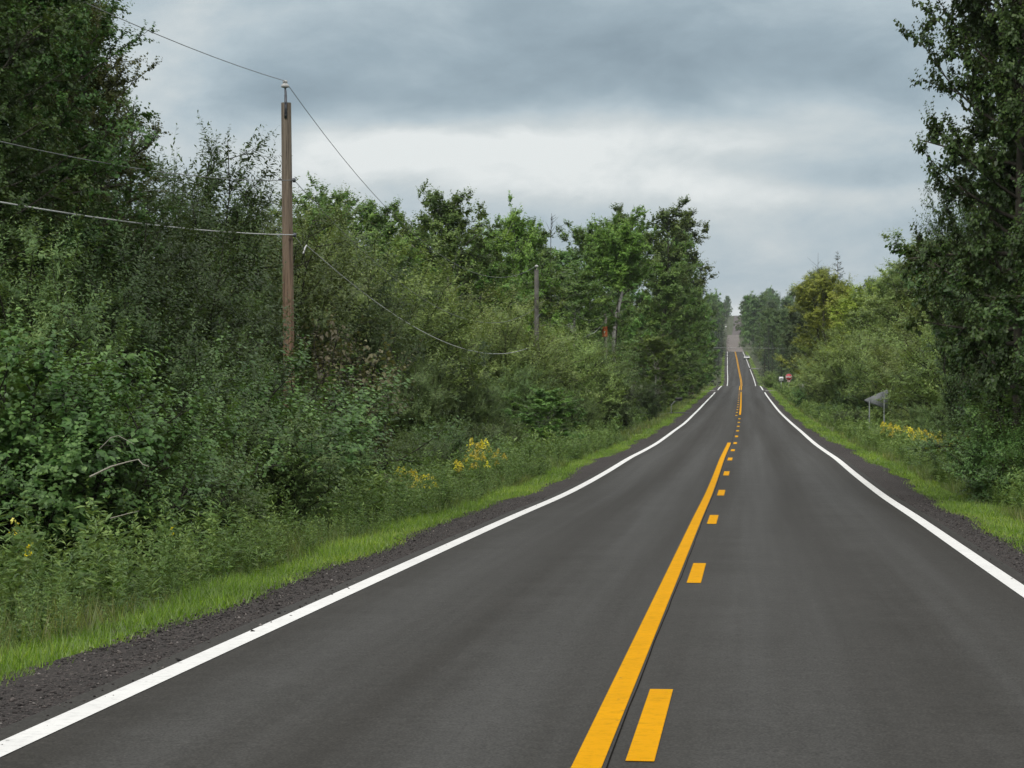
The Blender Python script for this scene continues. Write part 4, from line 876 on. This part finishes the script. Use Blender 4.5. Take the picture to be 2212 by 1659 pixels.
def goldenrod(u, v, d, label, group=None, few=False):
    if group: d = (6.25 + grng.uniform(-.35, .5) if u < VU else 6.1 + grng.uniform(-.5, .6)) * F / abs(VU - u)
    g = G(u, d); s = min(1.25 if u < VU else 1.45, max(.6 if u < VU else 1.0, (W(u, v - 14, d)[2] - g[2]) / 1.2))
    r = thing('goldenrod_plant', g, label, 'flower', group, grng.uniform(0, 6.28)); r.scale = (s, s, s); m = GR[3 if few else grng.integers(3)]
    link('stem', m[0], None, r); link('leaves', m[1], None, r)
    for me in m[2]: link('flower_head', me, None, r)
for u, v, d in ((1028, 985, 68), (1045, 975, 69), (1062, 992, 69), (1010, 1000, 66), (1035, 1005, 66), (1080, 1000, 70), (1000, 1012, 64), (1055, 1015, 67)):
    goldenrod(u, v, d, 'yellow-flowered goldenrod in the patch left of the small roadside tree', 'left goldenrod patch')
for u, v, d in ((895, 1040, 54), (912, 1050, 54), (880, 1035, 55), (930, 1060, 55), (915, 1075, 52)):
    goldenrod(u, v, d, 'yellow goldenrod in the lower patch at the grass edge', 'lower left goldenrod patch')
for k in range(22):
    goldenrod(grng.uniform(1915, 2110), grng.uniform(962, 1010), grng.uniform(66, 86), 'yellow goldenrod in the patch below the right-hand willows', 'right goldenrod patch')
for u, v, d, lab in ((68, 1165, 21.5, 'single orange-yellow flower head in the weeds at the far left'), (355, 1185, 25, 'yellow flower above the grass below the pole'),
                     (785, 1130, 41, 'small yellow flower at the grass edge, middle left'), (690, 1135, 37, 'lone yellow flower in tall grass right of the pole'), (40, 1215, 20.5, 'yellow flower low in the weeds at the frame edge')):
    goldenrod(u, v, d, lab, few=True)

# ------------------------------------------------------------------ utility poles and their lines
def utility_pole(u, d, vtop, lean, label, r=.125, m='pole'):
    g = G(u, d); ztop = W(u, vtop, d)[2]; H = ztop - g[2]
    t = thing('utility_pole', g, label, 'utility pole', 'utility poles along the left verge')
    q = MB(); s = np.linspace(0, 1, 14); q.tube(np.stack([lean * s, 0 * s, -.3 + (H + .3) * s], -1), r * (1.12 - .22 * s), 18)
    link('pole_shaft', q.mesh('pole_shaft', True), MT[m], t)
    return t, g, H, lean
t1, g1, H1, ln1 = utility_pole(627, 51, 222, -.09, 'tall brown wooden utility pole against the sky, pin insulator on top')
q = MB(); q.box((ln1 + .015, -.125, H1 - .10), (.06, .02, .52)); q.tube([(ln1 + .01, -.10, H1 + .02), (ln1, -.06, H1 + .22), (ln1 - .02, -.02, H1 + .36)], [.030, .028, .018], 8)
br = link('pin_bracket', q.mesh('pin_bracket'), MT['steel_dark'], t1)
q = MB()
for z in (H1 - .30, H1 - .02): q.lathe([(.018, 0), (.018, .02)], (ln1 + .015, -.145, z), 8)
link('bolt', q.mesh('bolt'), MT['steel_dark'], br)
q = MB(); q.lathe([(.03, .33), (.095, .35), (.085, .40), (.05, .43), (.045, .45), (.06, .46), (.05, .50), (.01, .51)], (ln1 - .02, -.02, H1), 16)
link('insulator', q.mesh('insulator', True), MT['porcelain'], t1)
def clamp(t, x, z, r=.125):
    q = MB(); q.tube([(x - r - .07, -.02, z + .02), (x + r + .07, -.02, z)], .018, 8); q.box((x + r + .05, -.05, z), (.06, .10, .09)); q.box((x - r - .03, -.03, z + .02), (.05, .05, .05))
    link('wire_clamp', q.mesh('wire_clamp'), MT['steel_dark'], t)
zA = W(612, 390, 51)[2]; zB = W(625, 508, 51)[2]
xat = lambda z: ln1 * (z - g1[2]) / H1
clamp(t1, xat(zA), zA - g1[2]); clamp(t1, xat(zB), zB - g1[2])
t2, g2, H2, ln2 = utility_pole(1159, 109, 582, .0, 'thin grey weathered utility pole among the willows', .115, 'grey_wood')
q = MB(); q.lathe([(.02, 0), (.02, .10), (.08, .11), (.09, .16), (.06, .20), (.02, .22)], (0, 0, H2), 12); link('insulator', q.mesh('insulator', True), MT['porcelain'], t2)
q = MB(); q.tube([(-.14, -.02, H2 - 2.55), (.16, -.16, H2 - 2.15)], .022, 6); link('strap', q.mesh('strap'), MT['galv'], t2)
t3, g3, H3, ln3 = utility_pole(1311, 165, 678, -.12, 'pale utility pole carrying a rusty orange transformer', .12, 'pale_wood')
can = MB(); can.lathe([(.02, 0), (.20, .01), (.205, .05), (.20, .07), (.20, .68), (.21, .69), (.21, .73), (.12, .77), (.02, .78)], (-.14, -.33, H3 - 1.68), 18)
tr = link('transformer', can.mesh('transformer', True), MT['rust'], t3)
q = MB(); q.prism([(-.055, .42), (-.01, .22), (.035, .42), (.012, .42), (-.01, .33), (-.03, .42)], -.545, -.53)
for v in range(1): pass
mk = link('painted_mark', q.mesh('painted_mark'), MT['sign_white'], tr); mk.location = (-.13, 0, H3 - 1.68)
q = MB(); q.lathe([(.03, 0), (.06, .03), (.035, .06), (.06, .09), (.035, .12), (.055, .15), (.02, .20)], (-.24, -.33, H3 - .92), 12); link('bushing', q.mesh('bushing', True), MT['bushing'], tr)
q = MB(); q.box((-.04, -.14, H3 - 1.2), (.10, .22, .5)); link('hanger', q.mesh('hanger'), MT['steel_dark'], t3)
q = MB(); q.tube([(0, -.05, H3 - .40), (-.42, -.05, H3 - .36)], .02, 6); q.lathe([(.025, 0), (.055, .03), (.03, .07), (.055, .11), (.03, .15), (.055, .19), (.025, .40), (.05, .44), (.02, .52)], (-.42, -.05, H3 - .40), 10)
link('fuse_cutout', q.mesh('fuse_cutout', True), MT['bushing'], t3)

def span(q, a, b, sag, r, n=26):
    s = np.linspace(0, 1, n); a = np.array(a, float); b = np.array(b, float)
    P = a + (b - a) * s[:, None]; P[:, 2] -= 4 * sag * s * (1 - s); q.tube(P, r, 5, True)
p1 = np.array([g1[0] + ln1 - .02, 51 - .02, g1[2] + H1 + .49]); p2 = np.array([g2[0], 109, g2[2] + H2 + .19]); p3 = np.array([g3[0] + ln3, 165, g3[2] + H3 - .02])
p0 = np.array([-10.4, -7.0, p1[2] + .45])
q = MB(); span(q, p0, p1, 1.05, .008); span(q, p1, p2, 2.05, .008); span(q, p2, p3, 1.3, .008)
tag(link('power_line', q.mesh('power_line', True), MT['wire']), 'thin top wire running from pole tip to pole tip', 'wire')
a1 = np.array([g1[0] + xat(zA) + .18, 50.93, zA]); a2 = np.array([g2[0] - .12, 108.9, g2[2] + H2 - 1.9])
q = MB(); span(q, (-10.3, -7, zA + .35), a1, 1.35, .008); span(q, a1, a2, 1.7, .008); span(q, a2, (g3[0] - .12, 165, g3[2] + H3 - .5), 1.3, .008)
tag(link('neutral_line', q.mesh('neutral_line', True), MT['wire']), 'thin middle wire clamped to the poles below the top wire', 'wire')
b1 = np.array([g1[0] + xat(zB) + .16, 50.9, zB]); b2 = np.array([g2[0] - .10, 108.9, W(1160, 746, 109)[2]])
q = MB(); span(q, (-10.3, -7, zB + .2), b1, .85, .013)
hk = W(655, 548, 52.2); h2 = W(662, 530, 53); q.tube([b1, b1 + (.10, .2, -.16), b1 + (.16, .5, -.36), hk], .008, 5); q.tube([hk, (hk + h2) / 2 + (0, 0, .03), h2], .018, 5)
span(q, h2, b2, 1.25, .013)
tag(link('phone_cable', q.mesh('phone_cable', True), MT['cable']), 'pale thick cable, lowest of the three lines, sagging deep between poles', 'cable')
q = MB(); span(q, (g3[0] - .36, 164.65, g3[2] + H3 - .72), W(1268, 722, 158), .25, .012); tag(link('service_wire', q.mesh('service_wire', True), MT['cable']), 'short slack wire from the rusty transformer down to a bare branch', 'wire')

# the line over the far road
def far_pole(x, d, z, label):
    zg = float(ground(x, d)); t = thing('utility_pole', (x, d, zg), label, 'utility pole', 'poles of the line over the far road')
    q = MB(); q.tube([(0, 0, -.3), (0, 0, (z - zg) * .5), (0, 0, z - zg + .3)], [.15, .14, .11], 10); link('pole_shaft', q.mesh('pole_shaft', True), MT['pole'], t)
    q = MB(); q.lathe([(.02, 0), (.07, .03), (.04, .10), (.02, .14)], (0, 0, z - zg + .3), 8); link('insulator', q.mesh('insulator', True), MT['porcelain'], t)
pl = W(1490, 749, 500); pr = W(1740, 752, 500)
far_pole(pl[0], 500, pl[2] - .3, 'pole hidden in trees left of the far road'); far_pole(pr[0], 500, pr[2] - .3, 'pole hidden in trees right of the far road')
q = MB(); span(q, pl, pr, .12, .02); tag(link('overhead_line', q.mesh('overhead_line', True), MT['cable']), 'pale wire crossing over the far road', 'wire')

# bare wood
def branch(pts, r0, subs, label, name='fallen_branch'):
    q = MB(); P = np.array([W(*p) for p in pts]); n = len(P); q.tube(P, np.linspace(r0, r0 * .35, n), 6)
    for sp in subs: Q = np.array([W(*p) for p in sp]); q.tube(Q, np.linspace(r0 * .5, r0 * .2, len(Q)), 5)
    return tag(link(name, q.mesh(name, True), MT['dead']), label, 'branch')
branch([(195, 1030, 25.2), (240, 1008, 25.0), (275, 998, 24.9), (301, 992, 24.8)], .014, [[(299, 993, 24.8), (308, 1003, 24.8), (322, 1008, 24.8)]], 'bleached bare branch sticking out of the thicket at left')
branch([(215, 970, 25.6), (240, 945, 25.5), (256, 941, 25.5), (290, 960, 25.5)], .006, [], 'thin grey twig arching above the bleached branch')
branch([(238, 1120, 23.2), (275, 1110, 23.1), (300, 1104, 23.0)], .007, [], 'short pale dead twig in the weeds at left')
def dead_tree(u, d, v0, spread, h, label, seed, r0=.09):
    rng = np.random.default_rng(seed); b = W(u, v0, d); g = G(u, d); r = thing('dead_tree', (b[0], d, g[2]), label, 'tree'); q = MB(); hb = b[2] - g[2]
    q.tube([(0, 0, -.1), (.1, 0, hb), (.15, 0, hb + h)], [r0, r0 * .6, .012], 6)
    for k in range(11):
        z = hb + h * rng.uniform(-.35, .8); a = rng.uniform(0, 6.28); l = spread * rng.uniform(.4, 1) * (1.1 - max(0, (z - hb) / h)); e = np.array([math.cos(a) * l, math.sin(a) * l, l * rng.uniform(.5, 1.1)])
        q.tube([(.1, 0, z), np.array((.1, 0, z)) + e * .5 + rng.normal(0, .04, 3), np.array((.1, 0, z)) + e], [.022, .014, .006], 4)
    link('branches', q.mesh('branches', True), MT['twig'], r)
dead_tree(272, 42, 330, .55, .9, 'bare forked dead tips beside the brownish aspen', 4, .035)
dead_tree(1187, 163, 500, 1.1, 1.3, 'bare dead treetop above the thin aspen, left skyline', 5, .04)
dead_tree(1765, 350, 610, 3.2, 4.5, 'leafless grey treetop on the right skyline', 6)
# the birch's leaning white trunk and bare side limbs stand clear of its crown
bd = 168; bp = [W(u, v, bd) for u, v in ((1326, 790), (1326, 740), (1328, 705), (1334, 675), (1338, 655), (1342, 640), (1346, 610))]
gb = G(1326, bd); bt = thing('birch_tree', gb, 'white-barked birch with a bright green crown, right of the rusty transformer', 'tree'); q = MB()
P = np.array([gb + (0, 0, -.2)] + bp) - gb; q.tube(P, [.20, .18, .17, .16, .145, .13, .11, .06], 10)
link('trunk', q.mesh('trunk', True), MT['birch'], bt)
for pts in (((1330, 690), (1322, 672), (1312, 655)), ((1340, 655), (1352, 650), (1364, 655)), ((1343, 640), (1356, 628), (1370, 618)), ((1342, 640), (1338, 620), (1333, 600))):
    q = MB(); q.tube(np.array([W(u, v, bd) for u, v in pts]) - gb, [.06, .045, .02], 6); link('limb', q.mesh('limb', True), MT['bark'], bt)

bw, bc = tree_mesh('birch', 58, 12.6, 2.5, .74, 40, 6, 13, 9, .17, .155, 4, .45, .6, 1.0, RND, (30, 62), .05, clump=.4, lean=.07)
link('branches', bw, MT['twig'], bt); link('crown', bc, MT['aspen_bright'], bt)

# ------------------------------------------------------------------ signs
def text_mesh(s, size, depth=.004, bold=0.0):
    cu = bpy.data.curves.new('lettering', 'FONT'); cu.body = s; cu.size = size; cu.extrude = depth; cu.align_x = 'CENTER'; cu.align_y = 'CENTER'; cu.offset = bold; cu.resolution_u = 3
    o = bpy.data.objects.new('lettering', cu); C.objects.link(o); dg_ = bpy.context.evaluated_depsgraph_get(); dg_.update()
    me = bpy.data.meshes.new_from_object(o.evaluated_get(dg_)); bpy.data.objects.remove(o); bpy.data.curves.remove(cu); return me
def ngon(n, r, rot): return [(r * math.cos(rot + 2 * math.pi * k / n), r * math.sin(rot + 2 * math.pi * k / n)) for k in range(n)]
def post_to(t, x, H, r=.03, y=.03):
    q = MB(); q.box((x, y + .02, H / 2 - .2), (r * 1.8, r * 1.2, H + .4)); q.box((x, y, H / 2 - .2), (r * .8, .012, H + .4)); link('post', q.mesh('post'), MT['galv'], t)
def word(t, s, size, z, m, y=-.022, parent=None, wide=1.0, bold=0.0):
    me = text_mesh(s, size, .003, bold); me.materials.append(m); o = bpy.data.objects.new('lettering', me); C.objects.link(o); o.parent = parent or t
    o.rotation_euler = (math.pi / 2, 0, 0); o.location = (0, y, z); o.scale = (wide, 1, 1)
DS = 325.0
def sign_base(u, d, label, vc): 
    g = G(u, d); H = W(u, vc, d)[2] - g[2]; return thing('road_sign', g, label, 'sign'), H
t, H = sign_base(1704, DS, 'red octagonal stop sign on a grey post at the crossing', 814.5); t.name = 'stop_sign'
post_to(t, 0, H + .3)
q = MB(); q.prism([(x, z + H) for x, z in ngon(8, .50, math.pi / 8)], -.006, .006); pn = link('sign_panel', q.mesh('sign_panel'), MT['sign_red'], t)
o8, i8 = ngon(8, .50, math.pi / 8), ngon(8, .474, math.pi / 8); q = MB()
V = [(x, -.010, z + H) for x, z in o8] + [(x, -.010, z + H) for x, z in i8]; q.add(V, [[k, (k + 1) % 8, (k + 1) % 8 + 8, k + 8] for k in range(8)]); link('border', q.mesh('border'), MT['sign_white'], pn)
word(t, 'STOP', .38, H, MT['sign_white'], parent=pn, wide=.82, bold=.012)
q = MB(); q.box((0, -.004, H - .60), (.46, .010, .17)); pq = link('plaque', q.mesh('plaque'), MT['sign_red'], t)
q = MB(); q.box((0, -.013, H - .60), (.40, .006, .055)); q.box((0, -.013, H - .525), (.44, .006, .014)); q.box((0, -.013, H - .675), (.44, .006, .014)); link('border', q.mesh('border'), MT['sign_white'], pq)
t, H = sign_base(1687.5, DS, 'white square route sign reading 246 left of the stop sign', 818.5); t.name = 'route_sign'
post_to(t, 0, H + .2)
q = MB(); q.box((0, 0, H), (.60, .010, .60)); pn = link('sign_panel', q.mesh('sign_panel'), MT['sign_white'], t); word(t, '246', .30, H + .02, MT['sign_black'], parent=pn, bold=.006)
t, H = sign_base(1732, 215, 'pale sign half hidden by leaves right of the stop sign', 836); t.name = 'hidden_sign'
post_to(t, 0, H + .2)
q = MB(); q.box((0, 0, H), (.50, .010, .56)); link('sign_panel', q.mesh('sign_panel'), MT['bushing'], t)
# back of the pennant sign
g = G(1893, 115); t = thing('pennant_sign', g, 'grey back of a triangular pennant sign on two posts, pointing left', 'sign', rz=R(-6))
k = 115 / F; px = lambda u: (u - 1893) * k; pz = lambda v: W(1893, v, 115)[2] - g[2]
q = MB(); q.prism([(px(1867.5), pz(865)), (px(1868.5), pz(863)), (px(1915), pz(841.5)), (px(1917.5), pz(843)), (px(1918), pz(882)), (px(1915), pz(883.5)), (px(1868.5), pz(867))], .0, .012); link('sign_panel', q.mesh('sign_panel'), MT['alu'], t)
for u, vt in ((1878.5, 862), (1909.5, 844)):
    h = pz(vt); q = MB(); q.tube([(px(u), -.035, -.3), (px(u), -.035, h)], .032, 8); link('post', q.mesh('post', True), MT['galv'], t)
q = MB()
for u, v in ((1878.5, 864), (1909.5, 850), (1909.5, 876)): q.tube([(px(u), -.075, pz(v)), (px(u), .02, pz(v))], .012, 6)
link('bolt', q.mesh('bolt'), MT['steel_dark'], t)
# back of a diamond sign on the gravel road
d = 1450; g = G(1568, d); H = max(1.6, W(1568, 706, d)[2] - g[2]); t = thing('diamond_sign', g, 'tiny pale diamond sign beside the far gravel road', 'sign'); post_to(t, 0, H, .05)
q = MB(); q.prism([(x, z + H) for x, z in ngon(4, .75, 0)], -.01, .01); link('sign_panel', q.mesh('sign_panel'), MT['sign_white'], t)

# ------------------------------------------------------------------ mailboxes
def mailbox(u, d, label, s=1.0):
    g = G(u, d); t = thing('mailbox', g, label, 'mailbox', 'mailboxes on the left verge'); t.scale = (s, s, s)
    q = MB(); q.tube([(0, 0, -.2), (0, 0, .62), (.02, 0, .68), (.30, 0, .96), (.36, 0, .99), (.80, 0, .99)], .026, 8); link('post', q.mesh('post', True), MT['galv'], t)
    a = np.linspace(0, math.pi, 9); arch = [(-.10, 1.02)] + [(-.10 * math.cos(k), 1.16 + .10 * math.sin(k)) for k in a] + [(.10, 1.02)]
    q = MB(); q.prism(arch, -.26, .26); me = q.mesh('box'); me.transform(Matrix.Translation((.58, 0, 0)) @ Matrix.Rotation(-math.pi / 2, 4, 'Z')); bx = link('box', me, MT['black'], t)
    q = MB(); q.prism([(x * 1.05, 1.02 + (z - 1.02) * 1.05) for x, z in arch], -.012, .012); me = q.mesh('door'); me.transform(Matrix.Translation((.853, 0, 0)) @ Matrix.Rotation(-math.pi / 2, 4, 'Z')); link('door', me, MT['steel_dark'], t)
mailbox(1450, 184, 'nearest black mailbox on a bent grey pipe at the left shoulder'); mailbox(1531, 385, 'black mailbox on a bent pipe just beyond the left side road'); mailbox(1548, 425, 'farthest black mailbox, beyond the crossing at the left road edge')

# ------------------------------------------------------------------ car
def car(x, d, label):
    z0 = float(RZ(d)); t = thing('parked_car', (x, d, z0), label, 'car', rz=R(4))
    prof = [(-2.2, .35), (-2.25, .62), (-2.1, .80), (-1.15, .93), (-.45, 1.40), (.75, 1.44), (1.55, 1.02), (2.15, .98), (2.25, .70), (2.2, .35)]
    q = MB(); n = len(prof); V = []
    for wx, k in ((-.9, .0), (-.86, 0.0), (.86, 0.0), (.9, 0.0)):
        for y, z in prof: V.append((wx * (1 if z < 1 else .78), y, z if abs(wx) < .88 else min(z, 1.38)))
    fs = [[a * n + i, (a + 1) * n + i, (a + 1) * n + (i + 1) % n, a * n + (i + 1) % n] for a in range(3) for i in range(n)] + [list(range(n)), list(range(4 * n - 1, 3 * n - 1, -1))]
    q.add(V, fs); link('body', q.mesh('body'), MT['car_white'], t)
    q = MB(); q.add([(-.72, -1.13, .97), (.72, -1.13, .97), (.62, -.50, 1.38), (-.62, -.50, 1.38)], [[0, 1, 2, 3]]); link('windscreen', q.mesh('windscreen'), MT['glass'], t).location = (0, -.03, .02)
    for s in (-1, 1):
        q = MB(); q.add([(s * .80, -.95, 1.0), (s * .72, -.42, 1.34), (s * .72, .70, 1.36), (s * .80, 1.3, 1.02)], [[0, 1, 2, 3]]); link('side_window', q.mesh('side_window'), MT['glass'], t).location = (s * .04, 0, 0)
        q = MB(); q.box((s * .62, -2.20, .70), (.36, .08, .14)); link('headlight', q.mesh('headlight'), MT['lamp_lens'], t)
        for y in (-1.4, 1.35):
            q = MB(); q.tube([(s * .70, y, .32), (s * .91, y, .32)], .32, 18); wl = link('wheel', q.mesh('wheel', True), MT['rubber'], t)
            q = MB(); q.tube([(s * .90, y, .32), (s * .92, y, .32)], .19, 12); link('rim', q.mesh('rim'), MT['galv'], wl)
    q = MB(); q.box((0, -2.235, .50), (1.2, .05, .16)); link('grille', q.mesh('grille'), MT['black'], t)
    q = MB(); q.box((0, -2.20, .33), (1.7, .14, .16)); link('bumper', q.mesh('bumper'), MT['black'], t)
car(.15, 815, 'small white car at the right edge of the far road')

# ------------------------------------------------------------------ haze: the damp air that greys the far woods
hm = bpy.data.materials.new('damp_air'); hm.use_nodes = True; t = hm.node_tree; t.nodes.clear()
pv = node(t, 'ShaderNodeVolumePrincipled'); pv.inputs['Color'].default_value = (.80, .88, .95, 1); pv.inputs['Density'].default_value = .00007; pv.inputs['Anisotropy'].default_value = .2
om = node(t, 'ShaderNodeOutputMaterial'); t.links.new(pv.outputs[0], om.inputs['Volume'])
q = MB(); q.box((0, 1850, 55), (6200, 4600, 150)); hz = link('haze', q.mesh('haze'), hm); tag(hz, 'thin damp haze greying the far woods', 'haze', kind='stuff')
